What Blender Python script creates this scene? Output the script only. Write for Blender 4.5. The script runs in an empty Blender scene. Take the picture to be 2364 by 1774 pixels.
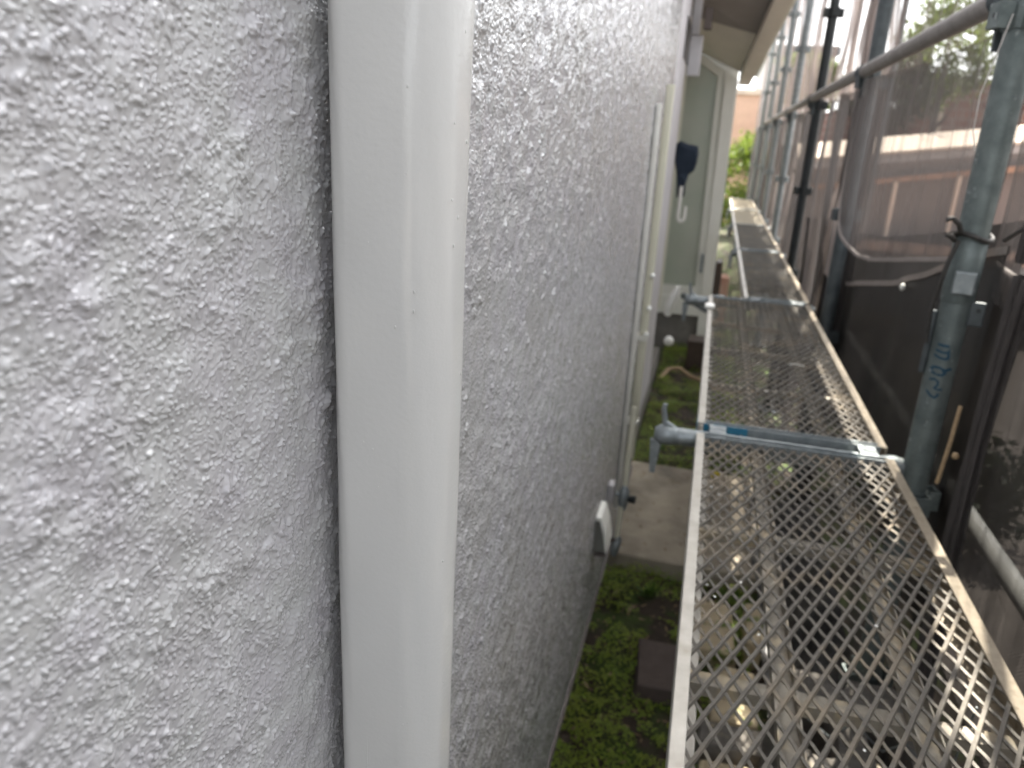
import bpy, bmesh, math, random
import numpy as np
from mathutils import Vector, Matrix

random.seed(7)
RNG = np.random.RandomState(11)
rad = math.radians
PI = math.pi
scene = bpy.context.scene
COL = scene.collection

# ------------------------------------------------------------------ camera
CAM = Vector((0.21, 0.0, 1.55))
R = np.array([[0.9655, 0.1285, -0.2271], [0.2556, -0.290, 0.9223], [0.0527, -0.9485, -0.3126]])
_u, _s, _v = np.linalg.svd(R)
R = _u @ _v
cam_d = bpy.data.cameras.new("camera")
cam = bpy.data.objects.new("camera", cam_d)
COL.objects.link(cam)
M = Matrix.Identity(4)
for i in range(3):
    M[i][0] = R[i][0]
    M[i][1] = -R[i][1]
    M[i][2] = -R[i][2]
    M[i][3] = CAM[i]
cam.matrix_world = M
cam_d.sensor_width = 36.0
cam_d.lens = 26.66
cam_d.clip_start = 0.01
cam_d.clip_end = 2000
cam_d.dof.use_dof = True
cam_d.dof.focus_distance = 0.47
cam_d.dof.aperture_fstop = 9.5
scene.camera = cam

# ------------------------------------------------------------------ world / sun / exposure
SUN_EL, SUN_AZ = rad(60), rad(13)          # azimuth from +Y towards +X
w = bpy.data.worlds.new("World")
scene.world = w
w.use_nodes = True
nt = w.node_tree
nt.nodes.clear()
sky = nt.nodes.new("ShaderNodeTexSky")
sky.sky_type = 'NISHITA'
sky.sun_disc = False
sky.sun_elevation = SUN_EL
sky.sun_rotation = SUN_AZ
sky.air_density = 1.0
sky.dust_density = 2.5
sky.ozone_density = 1.0
bg = nt.nodes.new("ShaderNodeBackground")
bg.inputs[1].default_value = 0.15
out = nt.nodes.new("ShaderNodeOutputWorld")
hs = nt.nodes.new("ShaderNodeHueSaturation")      # thin bright haze: a paler sky
hs.inputs["Saturation"].default_value = .18
nt.links.new(sky.outputs[0], hs.inputs["Color"])
nt.links.new(hs.outputs[0], bg.inputs[0])
nt.links.new(bg.outputs[0], out.inputs[0])
sun_d = bpy.data.lights.new("sun", 'SUN')
sun_d.energy = 3.3
sun_d.angle = rad(0.5)
sun_d.color = (1.0, 0.93, 0.82)
sun = bpy.data.objects.new("sun", sun_d)
COL.objects.link(sun)
sd = Vector((math.cos(SUN_EL) * math.sin(SUN_AZ), math.cos(SUN_EL) * math.cos(SUN_AZ), math.sin(SUN_EL)))
sun.rotation_euler = sd.to_track_quat('Z', 'Y').to_euler()
sun.location = (3, 3, 8)
scene.view_settings.view_transform = 'Standard'
scene.view_settings.look = 'None'
scene.view_settings.exposure = 2.5
scene.view_settings.gamma = 1.0
scene.cycles.max_bounces = 10
scene.cycles.transparent_max_bounces = 24
scene.cycles.use_denoising = True

# ------------------------------------------------------------------ materials
def pbr(name, c1, c2=None, scale=8.0, rough=0.6, metal=0.0, bump=0.0, bscale=60.0, lo=0.35, hi=0.65,
        stretch=None, rough2=None, spec=0.5, c3=None, s3=3.0, lo3=.55, hi3=.7, coat=0.0):
    m = bpy.data.materials.new(name)
    m.use_nodes = True
    n, l = m.node_tree.nodes, m.node_tree.links
    b = n["Principled BSDF"]
    b.inputs["Base Color"].default_value = (*c1, 1)
    b.inputs["Roughness"].default_value = rough
    b.inputs["Metallic"].default_value = metal
    b.inputs["Specular IOR Level"].default_value = spec
    b.inputs["Coat Weight"].default_value = coat
    tc = n.new("ShaderNodeTexCoord")
    src = tc.outputs["Object"]
    if stretch:
        mp = n.new("ShaderNodeMapping")
        mp.inputs["Scale"].default_value = stretch
        l.new(src, mp.inputs[0])
        src = mp.outputs[0]
    if c2 is not None:
        no = n.new("ShaderNodeTexNoise")
        no.inputs["Scale"].default_value = scale
        no.inputs["Detail"].default_value = 6
        no.inputs["Roughness"].default_value = .6
        l.new(src, no.inputs["Vector"])
        mr = n.new("ShaderNodeMapRange")
        mr.inputs[1].default_value = lo
        mr.inputs[2].default_value = hi
        l.new(no.outputs[0], mr.inputs[0])
        mx = n.new("ShaderNodeMix")
        mx.data_type = 'RGBA'
        mx.inputs[6].default_value = (*c1, 1)
        mx.inputs[7].default_value = (*c2, 1)
        l.new(mr.outputs[0], mx.inputs[0])
        col = mx.outputs[2]
        if c3 is not None:
            no3 = n.new("ShaderNodeTexNoise")
            no3.inputs["Scale"].default_value = s3
            no3.inputs["Detail"].default_value = 4
            l.new(src, no3.inputs["Vector"])
            mr3 = n.new("ShaderNodeMapRange")
            mr3.inputs[1].default_value = lo3
            mr3.inputs[2].default_value = hi3
            l.new(no3.outputs[0], mr3.inputs[0])
            mx3 = n.new("ShaderNodeMix")
            mx3.data_type = 'RGBA'
            l.new(mr3.outputs[0], mx3.inputs[0])
            l.new(col, mx3.inputs[6])
            mx3.inputs[7].default_value = (*c3, 1)
            col = mx3.outputs[2]
        l.new(col, b.inputs["Base Color"])
        if rough2 is not None:
            mrr = n.new("ShaderNodeMapRange")
            mrr.inputs[1].default_value = lo
            mrr.inputs[2].default_value = hi
            mrr.inputs[3].default_value = rough
            mrr.inputs[4].default_value = rough2
            l.new(no.outputs[0], mrr.inputs[0])
            l.new(mrr.outputs[0], b.inputs["Roughness"])
    if bump > 0:
        nb = n.new("ShaderNodeTexNoise")
        nb.inputs["Scale"].default_value = bscale
        nb.inputs["Detail"].default_value = 4
        l.new(src, nb.inputs["Vector"])
        bp = n.new("ShaderNodeBump")
        bp.inputs["Strength"].default_value = 1.0
        bp.inputs["Distance"].default_value = bump
        l.new(nb.outputs[0], bp.inputs["Height"])
        l.new(bp.outputs[0], b.inputs["Normal"])
    return m

MT = {}
MT['stucco'] = pbr('stucco_paint', (.42, .409, .424), (.442, .443, .438), 22, .19, 0, .0001, 600, coat=.5, c3=(.385, .38, .372), s3=5, lo3=.5, hi3=.7)
MT['pipe_paint'] = pbr('downpipe_paint', (.56, .56, .545), (.585, .58, .56), 6, .22, 0, .00016, 330, coat=.15)
MT['cream'] = pbr('cream_paint', (.62, .60, .47), (.58, .56, .45), 9, .4, 0, .0004, 90)
MT['white_plastic'] = pbr('white_plastic', (.72, .71, .66), (.66, .64, .58), 14, .4)
MT['hood_shaded_grey'] = pbr('hood_shaded_grey', (.20, .20, .18), (.17, .17, .155), 14, .5)  # shade on the hood's near side put into the colour
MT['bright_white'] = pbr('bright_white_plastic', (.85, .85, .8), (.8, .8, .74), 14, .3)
MT['frame_white'] = pbr('frame_off_white', (.76, .75, .68), (.70, .69, .62), 7, .4)
MT['lavender'] = pbr('painted_board', (.52, .50, .51), (.47, .455, .46), 9, .6)
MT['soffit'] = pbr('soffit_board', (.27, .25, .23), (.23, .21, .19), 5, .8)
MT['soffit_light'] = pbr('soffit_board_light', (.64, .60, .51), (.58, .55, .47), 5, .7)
MT['fascia'] = pbr('fascia_paint', (.72, .67, .57), (.64, .59, .50), 5, .5)
MT['frosted'] = pbr('frosted_glass', (.37, .41, .33), (.43, .445, .375), 2.5, .28, spec=.6, bump=.001, bscale=60)
MT['navy'] = pbr('navy_cloth', (.008, .016, .03), (.014, .024, .04), 30, .9, bump=.004, bscale=40)
MT['brown_metal'] = pbr('brown_metal', (.045, .028, .02), (.06, .04, .03), 12, .5)
MT['dark_gap'] = pbr('dark_flashing', (.02, .018, .018), (.03, .027, .025), 12, .5)
MT['flash'] = pbr('drip_flashing_metal', (.16, .14, .13), (.11, .095, .09), 20, .45, .3)
MT['foundation'] = pbr('foundation_mortar', (.20, .185, .165), (.14, .13, .115), 12, .9, bump=.003, bscale=50)
MT['galv'] = pbr('galvanized_steel', (.30, .33, .34), (.20, .225, .23), 45, .42, .55, .0003, 260, rough2=.55, c3=(.36, .37, .36), s3=90, lo3=.62, hi3=.72)
MT['galv_post'] = pbr('weathered_galvanized', (.17, .20, .195), (.115, .14, .138), 30, .45, .45, .0004, 260, rough2=.6, c3=(.34, .37, .37), s3=70, lo3=.66, hi3=.74)
MT['galv_dark'] = pbr('dark_galvanized', (.09, .105, .11), (.055, .065, .07), 30, .5, .4, .0003, 200)
MT['black_paint'] = pbr('black_painted_steel', (.012, .016, .018), (.02, .026, .028), 30, .4, .2)
MT['alu'] = pbr('plank_side_rail', (.50, .48, .43), (.40, .375, .33), 25, .45, .35, .0003, 200, c3=(.28, .24, .18), s3=14, lo3=.58, hi3=.75)
MT['alu_dirty'] = pbr('plank_side_rail_dirty', (.42, .36, .27), (.33, .28, .21), 40, .6, .2, .0004, 300, c3=(.2, .16, .11), s3=60, lo3=.6, hi3=.75)
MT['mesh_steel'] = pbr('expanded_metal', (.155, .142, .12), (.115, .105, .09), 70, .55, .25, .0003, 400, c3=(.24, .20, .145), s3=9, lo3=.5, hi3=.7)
MT['rib'] = pbr('dusty_rib', (.36, .33, .27), (.26, .235, .195), 50, .75, .1, .0006, 160, c3=(.5, .42, .29), s3=22, lo3=.52, hi3=.66)
MT['blue'] = pbr('blue_paint', (.012, .14, .24), (.03, .20, .31), 30, .5, c3=(.25, .28, .29), s3=55, lo3=.56, hi3=.64)
MT['ink'] = pbr('blue_ink', (.006, .045, .085), (.012, .06, .10), 160, .6, c3=(.10, .14, .15), s3=260, lo3=.62, hi3=.70)
MT['cord'] = pbr('black_cord', (.02, .019, .018), (.05, .045, .04), 200, .5, bump=.001, bscale=300)
MT['tan_cord'] = pbr('tan_cord', (.42, .30, .17), (.30, .21, .12), 90, .6)
MT['rope'] = pbr('white_thread', (.62, .60, .57), (.5, .48, .45), 90, .8)
MT['concrete'] = pbr('concrete', (.44, .385, .30), (.35, .305, .235), 7, .9, 0, .002, 70, c3=(.17, .15, .12), s3=4, lo3=.5, hi3=.7)
MT['block'] = pbr('grey_block', (.20, .185, .165), (.13, .12, .105), 18, .95, 0, .003, 130, c3=(.38, .33, .23), s3=26, lo3=.62, hi3=.7)
MT['stone'] = pbr('pale_stone', (.62, .52, .35), (.50, .41, .27), 16, .9, 0, .003, 60, c3=(.12, .17, .03), s3=14, lo3=.56, hi3=.64)
MT['redstone'] = pbr('dark_red_stone', (.12, .092, .08), (.085, .066, .058), 16, .9, 0, .002, 60)
MT['asphalt'] = pbr('asphalt_ground', (.20, .175, .155), (.15, .13, .115), 5, .95, 0, .004, 90)
MT['bounce_paving'] = pbr('bounce_concrete', (.20, .185, .165), (.16, .15, .135), 3, .9, 0, .002, 60)
MT['render_brown'] = pbr('brown_render', (.16, .138, .126), (.13, .112, .103), 2.2, .9, 0, .003, 60)
MT['coping'] = pbr('cream_coping', (.62, .52, .42), (.52, .43, .35), 8, .8)
MT['greystrip'] = pbr('grey_mortar', (.32, .31, .30), (.25, .245, .24), 6, .9)
MT['orange'] = pbr('rust_orange_paint', (.27, .155, .10), (.22, .13, .085), 12, .6)
MT['pink'] = pbr('pink_edging', (.55, .30, .22), (.62, .42, .32), 9, .8)
MT['roof'] = pbr('grey_roof', (.09, .095, .10), (.06, .065, .07), 6, .7)
MT['white_wall'] = pbr('white_siding', (.62, .59, .56), (.55, .52, .5), 3, .8)
MT['pink_wall'] = pbr('terracotta_wall', (.62, .42, .31), (.54, .36, .27), 5, .9)
MT['glass_dark'] = pbr('window_glass', (.03, .035, .04), (.06, .065, .07), 2, .1)
MT['wood_pole'] = pbr('pole_brown', (.20, .14, .09), (.14, .10, .065), 14, .8, stretch=(1, 1, .1))
MT['bark'] = pbr('bark', (.075, .055, .04), (.05, .036, .026), 14, .95, stretch=(1, 1, .2))
MT['yellow'] = pbr('yellow_tape', (.75, .62, .03), (.7, .55, .03), 20, .5)
MT['green_tape'] = pbr('green_tape', (.03, .30, .13), (.02, .24, .10), 20, .5)
MT['plate'] = pbr('amber_plate', (.35, .17, .03), (.28, .13, .03), 14, .6)

def brick_mat():
    m = pbr('red_brick', (.2, .1, .07))
    n, l = m.node_tree.nodes, m.node_tree.links
    b = n["Principled BSDF"]
    tc = n.new("ShaderNodeTexCoord")
    mp = n.new("ShaderNodeMapping")
    mp.inputs["Rotation"].default_value = (rad(90), 0, 0)
    br = n.new("ShaderNodeTexBrick")
    br.inputs["Scale"].default_value = 2.2
    br.inputs["Color1"].default_value = (.22, .085, .055, 1)
    br.inputs["Color2"].default_value = (.13, .055, .045, 1)
    br.inputs["Mortar"].default_value = (.24, .18, .15, 1)
    br.inputs["Mortar Size"].default_value = .03
    l.new(tc.outputs["Object"], mp.inputs[0])
    l.new(mp.outputs[0], br.inputs["Vector"])
    l.new(br.outputs[0], b.inputs["Base Color"])
    b.inputs["Roughness"].default_value = .9
    return m
MT['brick'] = brick_mat()

def leaf_mat(name, c1, c2, scale=6, trans=.35):
    m = pbr(name, c1, c2, scale, .55, lo=.3, hi=.7)
    n, l = m.node_tree.nodes, m.node_tree.links
    b = n["Principled BSDF"]
    col = b.inputs["Base Color"].links[0].from_socket
    tr = n.new("ShaderNodeBsdfTranslucent")
    l.new(col, tr.inputs[0])
    mx = n.new("ShaderNodeMixShader")
    mx.inputs[0].default_value = trans
    l.new(b.outputs[0], mx.inputs[1])
    l.new(tr.outputs[0], mx.inputs[2])
    l.new(mx.outputs[0], n["Material Output"].inputs[0])
    return m
MT['leaf'] = leaf_mat('tree_leaf', (.17, .23, .03), (.09, .14, .02), 3, .45)
MT['leaf_dark'] = leaf_mat('tree_leaf_dark', (.03, .05, .015), (.02, .035, .012), 3)
MT['moss'] = leaf_mat('moss_leaf', (.14, .24, .014), (.24, .28, .025), 9, .25)
MT['weed'] = leaf_mat('weed_leaf', (.06, .12, .02), (.10, .17, .03), 9, .3)
MT['soil'] = pbr('soil', (.055, .04, .028), (.035, .026, .018), 14, .95, 0, .006, 60, c3=(.045, .07, .012), s3=7, lo3=.45, hi3=.6)

def net_mat(name, base, alpha, streak=.22, trans=.3):
    """woven dust sheet: threads with holes; mean cover = alpha, streaked by folds of the weave"""
    m = bpy.data.materials.new(name)
    m.use_nodes = True
    n, l = m.node_tree.nodes, m.node_tree.links
    b = n["Principled BSDF"]
    b.inputs["Base Color"].default_value = (*base, 1)
    b.inputs["Roughness"].default_value = .55
    tr = n.new("ShaderNodeBsdfTransparent")
    tl = n.new("ShaderNodeBsdfTranslucent")
    tl.inputs[0].default_value = (base[0] * 1.5, base[1] * 1.4, base[2] * 1.35, 1)
    m1 = n.new("ShaderNodeMixShader")
    m1.inputs[0].default_value = trans
    l.new(b.outputs[0], m1.inputs[1])
    l.new(tl.outputs[0], m1.inputs[2])
    tc = n.new("ShaderNodeTexCoord")
    mp = n.new("ShaderNodeMapping")
    mp.inputs["Scale"].default_value = (9, 26, 1.0)
    no = n.new("ShaderNodeTexNoise")
    no.inputs["Scale"].default_value = 1.0
    no.inputs["Detail"].default_value = 5
    no.inputs["Roughness"].default_value = .6
    l.new(tc.outputs["Object"], mp.inputs[0])
    l.new(mp.outputs[0], no.inputs["Vector"])
    mr = n.new("ShaderNodeMapRange")
    mr.inputs[1].default_value = .3
    mr.inputs[2].default_value = .7
    mr.inputs[3].default_value = max(0, alpha - streak)
    mr.inputs[4].default_value = min(1, alpha + streak)
    l.new(no.outputs[0], mr.inputs[0])
    # the weave itself, 4 mm cells
    mp2 = n.new("ShaderNodeMapping")
    mp2.inputs["Scale"].default_value = (1, 260, 260)
    l.new(tc.outputs["Object"], mp2.inputs[0])
    ck = n.new("ShaderNodeTexChecker")
    ck.inputs["Scale"].default_value = 1
    ck.inputs["Color1"].default_value = (1, 1, 1, 1)
    ck.inputs["Color2"].default_value = (0, 0, 0, 1)
    l.new(mp2.outputs[0], ck.inputs["Vector"])
    ma = n.new("ShaderNodeMath")
    ma.operation = 'MULTIPLY_ADD'
    ma.inputs[1].default_value = .12
    l.new(ck.outputs["Fac"], ma.inputs[0])
    l.new(mr.outputs[0], ma.inputs[2])
    mx = n.new("ShaderNodeMixShader")
    l.new(ma.outputs[0], mx.inputs[0])
    l.new(tr.outputs[0], mx.inputs[1])
    l.new(m1.outputs[0], mx.inputs[2])
    l.new(mx.outputs[0], n["Material Output"].inputs[0])
    return m
MT['net'] = net_mat('grey_brown_dust_net', (.070, .065, .063), .67, .14)
MT['net_thin'] = net_mat('thin_dust_net', (.11, .098, .092), .46, .28)
MT['net_far'] = net_mat('backlit_tone_net', (.20, .175, .165), .62, .36, .4)  # backlight on the far nets put into a paler base
MT['net_dense'] = net_mat('dense_dust_net', (.016, .0150, .0142), .91, .045, .12)
MT['hem'] = pbr('net_hem', (.34, .30, .28), (.26, .23, .21), 60, .7, bump=.0008, bscale=200)
MT['net_fold'] = net_mat('folded_dust_net', (.42, .37, .345), .92, .06, .2)

# ------------------------------------------------------------------ helpers
class MB:
    def __init__(s):
        s.v, s.f = [], []
    def box(s, x0, x1, y0, y1, z0, z1):
        k = len(s.v)
        s.v += [(x0, y0, z0), (x1, y0, z0), (x1, y1, z0), (x0, y1, z0), (x0, y0, z1), (x1, y0, z1), (x1, y1, z1), (x0, y1, z1)]
        s.f += [(k, k+3, k+2, k+1), (k+4, k+5, k+6, k+7), (k, k+1, k+5, k+4), (k+1, k+2, k+6, k+5), (k+2, k+3, k+7, k+6), (k+3, k, k+4, k+7)]
        return s
    def obox(s, c, ax, ay, az, hx, hy, hz):
        c = Vector(c); k = len(s.v)
        for (i, j, m) in ((-1,-1,-1),(1,-1,-1),(1,1,-1),(-1,1,-1),(-1,-1,1),(1,-1,1),(1,1,1),(-1,1,1)):
            s.v.append(tuple(c + ax*hx*i + ay*hy*j + az*hz*m))
        s.f += [(k, k+3, k+2, k+1), (k+4, k+5, k+6, k+7), (k, k+1, k+5, k+4), (k+1, k+2, k+6, k+5), (k+2, k+3, k+7, k+6), (k+3, k, k+4, k+7)]
        return s
    def tube(s, pts, r, n=16, caps=True, r_in=None):
        pts = [Vector(p) for p in pts]
        rs = r if isinstance(r, (list, tuple)) else [r] * len(pts)
        k0 = len(s.v)
        up = None
        for i, p in enumerate(pts):
            if i == 0: d = pts[1] - p
            elif i == len(pts) - 1: d = p - pts[i-1]
            else: d = (pts[i+1] - pts[i-1])
            d.normalize()
            if up is None:
                a = Vector((0, 0, 1)) if abs(d.z) < .9 else Vector((1, 0, 0))
                up = d.cross(a).normalized()
            else:
                up = (up - d * up.dot(d)).normalized()
            q = d.cross(up)
            for j in range(n):
                t = 2 * PI * j / n
                s.v.append(tuple(p + (up * math.cos(t) + q * math.sin(t)) * rs[i]))
        for i in range(len(pts) - 1):
            for j in range(n):
                a = k0 + i*n + j; b = k0 + i*n + (j+1) % n
                s.f.append((a, b, b + n, a + n))
        if caps:
            s.f.append(tuple(k0 + j for j in reversed(range(n))))
            e = k0 + (len(pts)-1)*n
            s.f.append(tuple(e + j for j in range(n)))
        return s
    def ball(s, c, r, n=10, m=7, sc=(1, 1, 1)):
        k = len(s.v)
        for i in range(m + 1):
            ph = PI * i / m
            for j in range(n):
                th = 2 * PI * j / n
                s.v.append((c[0] + r*sc[0]*math.sin(ph)*math.cos(th), c[1] + r*sc[1]*math.sin(ph)*math.sin(th), c[2] + r*sc[2]*math.cos(ph)))
        for i in range(m):
            for j in range(n):
                a = k + i*n + j; b = k + i*n + (j+1) % n
                s.f.append((a, a + n, b + n, b))
        return s
    def poly_prism(s, pts, axis, a0, a1):
        """pts: 2D outline; axis 'x','y','z' extruded between a0 and a1"""
        k = len(s.v); n = len(pts)
        for a in (a0, a1):
            for p, q in pts:
                s.v.append({'x': (a, p, q), 'y': (p, a, q), 'z': (p, q, a)}[axis])
        s.f.append(tuple(k + i for i in range(n)))
        s.f.append(tuple(k + n + i for i in reversed(range(n))))
        for i in range(n):
            j = (i+1) % n
            s.f.append((k+i, k+n+i, k+n+j, k+j))
        return s
    def build(s, name, mat, parent=None, smooth=False, bevel=0, loc=None):
        me = bpy.data.meshes.new(name)
        me.from_pydata(s.v, [], s.f)
        me.materials.append(mat)
        bm = bmesh.new(); bm.from_mesh(me)
        bmesh.ops.recalc_face_normals(bm, faces=bm.faces)
        bm.to_mesh(me); bm.free()
        if smooth:
            me.polygons.foreach_set('use_smooth', [True] * len(me.polygons))
            try: me.set_sharp_from_angle(angle=rad(40))
            except Exception: pass
        o = bpy.data.objects.new(name, me)
        COL.objects.link(o)
        if parent: o.parent = parent
        if loc: o.location = loc
        if bevel:
            bv = o.modifiers.new('bevel', 'BEVEL')
            bv.width = bevel; bv.segments = 2; bv.limit_method = 'ANGLE'
        return o

def tag(o, label, cat, group=None):
    o['label'] = label; o['category'] = cat
    if group: o['group'] = group
    return o
def struct(o):
    o['kind'] = 'structure'; return o
def thing(name, label, cat, loc=(0, 0, 0), group=None):
    o = bpy.data.objects.new(name, None)
    COL.objects.link(o)
    o.location = loc
    o.empty_display_size = .05
    return tag(o, label, cat, group)
def dup(root, loc, label, rz=None):
    r = root.copy(); COL.objects.link(r); r.location = loc
    r['label'] = label
    if rz is not None: r.rotation_euler = (0, 0, rz)
    for ch in list(root.children):
        c = ch.copy(); COL.objects.link(c); c.parent = r
        for g in list(ch.children):
            d = g.copy(); COL.objects.link(d); d.parent = c
    return r

# ------------------------------------------------------------------ numpy noise
def _hash(ix, iy, seed):
    h = (ix.astype(np.int64) * 374761393 + iy.astype(np.int64) * 668265263 + seed * 974634777) & 0x7fffffff
    h = ((h ^ (h >> 13)) * 1274126177) & 0x7fffffff
    return ((h ^ (h >> 16)) & 0xffff) / 65535.0
def vnoise(x, y, seed=0):
    ix = np.floor(x); iy = np.floor(y)
    fx = x - ix; fy = y - iy
    fx = fx*fx*fx*(fx*(fx*6-15)+10); fy = fy*fy*fy*(fy*(fy*6-15)+10)
    a = _hash(ix, iy, seed); b = _hash(ix+1, iy, seed); c = _hash(ix, iy+1, seed); d = _hash(ix+1, iy+1, seed)
    return a*(1-fx)*(1-fy) + b*fx*(1-fy) + c*(1-fx)*fy + d*fx*fy
def domes(x, y, cell, seed, keep=.7, rmin=.35, rmax=.75, power=1.0):
    """max of randomly placed bumps, one per cell"""
    gx = x / cell; gy = y / cell
    ix = np.floor(gx); iy = np.floor(gy)
    best = np.zeros_like(x)
    for dx in (-1, 0, 1):
        for dy in (-1, 0, 1):
            cx = ix + dx; cy = iy + dy
            px = cx + _hash(cx, cy, seed); py = cy + _hash(cx, cy, seed + 1)
            r = rmin + (rmax - rmin) * _hash(cx, cy, seed + 2)
            h = (.35 + .65 * _hash(cx, cy, seed + 3)) * (_hash(cx, cy, seed + 4) < keep)
            el = .7 + .6 * _hash(cx, cy, seed + 5)
            d2 = (((gx - px) * el)**2 + ((gy - py) / el)**2) / (r*r)
            best = np.maximum(best, h * np.clip(1 - d2, 0, 1)**power * r / rmax)
    return best

def peaks(x, y, cell, seed, keep, rmin, rmax, power):
    """sum of smooth separate nodules, one per cell at most"""
    gx = x / cell; gy = y / cell
    ix = np.floor(gx); iy = np.floor(gy)
    tot = np.zeros_like(x)
    for dx in (-1, 0, 1):
        for dy in (-1, 0, 1):
            cx = ix + dx; cy = iy + dy
            px = cx + .1 + .8*_hash(cx, cy, seed); py = cy + .1 + .8*_hash(cx, cy, seed + 1)
            r = rmin + (rmax - rmin) * _hash(cx, cy, seed + 2)
            h = (.25 + .75 * _hash(cx, cy, seed + 3)**1.5) * (_hash(cx, cy, seed + 4) < keep)
            a = PI * _hash(cx, cy, seed + 5); e = .72 + .5 * _hash(cx, cy, seed + 6)
            ux = gx - px; uy = gy - py
            vx = ux*np.cos(a) + uy*np.sin(a); vy = -ux*np.sin(a) + uy*np.cos(a)
            d2 = ((vx*e)**2 + (vy/e)**2) / (r*r)
            tot += h * np.clip(1 - d2, 0, 1)**power * r / rmax
    return tot

def stucco_height(y, z):
    wy = y + .0012 * (vnoise(y*330, z*330, 1) - .5) + .0025 * (vnoise(y*110, z*110, 2) - .5)
    wz = z + .0012 * (vnoise(y*330, z*330, 3) - .5) + .0025 * (vnoise(y*110, z*110, 4) - .5)
    patch = np.clip((vnoise(y*36, z*36, 5) * .6 + vnoise(y*100, z*100, 6) * .4 - .36) / .26, 0, 1)
    h = .0026 * (vnoise(y*50, z*50, 7) - .5) + .0008 * (vnoise(wy*115, wz*115, 8) - .5)
    h += .0022 * peaks(wy, wz, .0105, 20, .55, .38, .74, 1.4) * (.15 + .85*patch)
    h += .0017 * peaks(wy, wz, .0044, 40, .72, .36, .62, 1.7) * (.4 + .6*patch)
    h += .0014 * peaks(wy, wz, .0026, 60, .80, .38, .62, 2.0)
    h += .0003 * (vnoise(wy*290, wz*290, 9) - .5)
    return h

def grid_mesh(name, X, Y, Z, mat, parent=None, smooth=True):
    nr, nc = X.shape
    me = bpy.data.meshes.new(name)
    co = np.empty((nr*nc, 3), dtype=np.float32)
    co[:, 0] = X.ravel(); co[:, 1] = Y.ravel(); co[:, 2] = Z.ravel()
    idx = np.arange(nr*nc).reshape(nr, nc)
    q = np.stack([idx[:-1, :-1], idx[:-1, 1:], idx[1:, 1:], idx[1:, :-1]], axis=-1).reshape(-1, 4)
    nf = len(q)
    me.vertices.add(nr*nc); me.vertices.foreach_set('co', co.ravel())
    me.loops.add(nf*4); me.loops.foreach_set('vertex_index', q.ravel().astype(np.int32))
    me.polygons.add(nf)
    me.polygons.foreach_set('loop_start', np.arange(0, nf*4, 4, dtype=np.int32))
    me.polygons.foreach_set('loop_total', np.full(nf, 4, dtype=np.int32))
    if smooth: me.polygons.foreach_set('use_smooth', np.ones(nf, dtype=bool))
    me.update(calc_edges=True); me.validate()
    me.materials.append(mat)
    o = bpy.data.objects.new(name, me)
    COL.objects.link(o)
    if parent: o.parent = parent
    return o

# ================================================================== SETTING: ground
def ground_sheet():
    ys = np.concatenate([[-400, -60, -8], np.linspace(-1, 8, 150), [12, 20, 60, 600]])
    xs = np.concatenate([[-400, -40, -3], np.linspace(-.3, 1.2, 50), [2, 5, 12, 60, 600]])
    X, Y = np.meshgrid(xs, ys)
    near = (X > -.31) & (X < 1.25) & (Y > -1.1) & (Y < 8.1)
    Z = np.where(near, .03*(vnoise(X*7, Y*7, 3)-.5) + .012*(vnoise(X*40, Y*40, 4)-.5), -.01)
    return struct(grid_mesh('ground', X, Y, Z, MT['soil']))
ground_sheet()
struct(MB().box(1.1, 60, -.7, 60, -.2, .012).build('yard_paving', MT['asphalt']))
struct(MB().box(-6, 60, -40, -.71, -.2, .016).build('bounce_paving', MT['bounce_paving']))  # unseen paving behind the camera, added to bounce light onto the wall

# ================================================================== HOUSE
house = thing('house', 'house with a rough pale grey glossy stucco wall and cream trimmed annex beyond', 'house', (0, 0, 0))
WALL_BOT = .150
def stucco_wall():
    # fan-shaped fine mesh where the relief is large in view
    ys = [.03]
    while ys[-1] < 2.75:
        y = ys[-1]
        ys.append(y + max(.00042, min(.62 * (y*y + .044) / (.21 * 758), .0011 + .0012 * max(0, y - .6))))
    ys = np.array(ys)
    t = np.linspace(0, 1, 1120)
    lo = np.maximum(WALL_BOT, 1.44 - 1.04 * ys)
    hi = 1.64 + .19 * ys
    Yg = np.repeat(ys[None, :], len(t), 0)
    Zg = lo[None, :] + t[:, None] * (hi - lo)[None, :]
    Xg = stucco_height(Yg, Zg)
    fade = np.minimum(np.clip(t / .01, 0, 1), np.clip((1 - t) / .01, 0, 1))[:, None]
    Xg = Xg * (.2 + .8 * fade)
    grid_mesh('stucco_wall', Xg, Yg, Zg, MT['stucco'], house)
    # the rest of the same wall, coarser
    def coarse(y0, y1, zlo, zhi, ny, nz, nm='stucco_wall'):
        yy = np.linspace(y0, y1, ny); tt = np.linspace(0, 1, nz)
        Y2 = np.repeat(yy[None, :], nz, 0)
        a = zlo(yy); b = zhi(yy)
        Z2 = a[None, :] + tt[:, None] * (b - a)[None, :]
        X2 = stucco_height(Y2, Z2) * .9
        return X2, Y2, Z2
    parts = [coarse(.03, 2.75, lambda y: 1.64 + .19*y, lambda y: y*0 + 2.6, 420, 160),
             coarse(.03, 1.2404, lambda y: y*0 + WALL_BOT, lambda y: np.maximum(WALL_BOT + 1e-4, 1.44 - 1.04*y), 200, 200),
             coarse(-1.2, .03, lambda y: y*0 + WALL_BOT, lambda y: y*0 + 2.6, 200, 340),
             coarse(2.75, 3.20, lambda y: y*0 + WALL_BOT, lambda y: y*0 + 2.6, 120, 340)]
    for i, (a, b, c) in enumerate(parts):
        grid_mesh('upper_wall' if i == 0 else ('lower_wall' if i == 1 else 'side_wall'), a, b, c, MT['stucco'], house)
stucco_wall()
MB().box(-3, -.012, -1.2, 3.198, WALL_BOT + .002, 2.598).build('wall_core', MT['lavender'], house)
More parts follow.
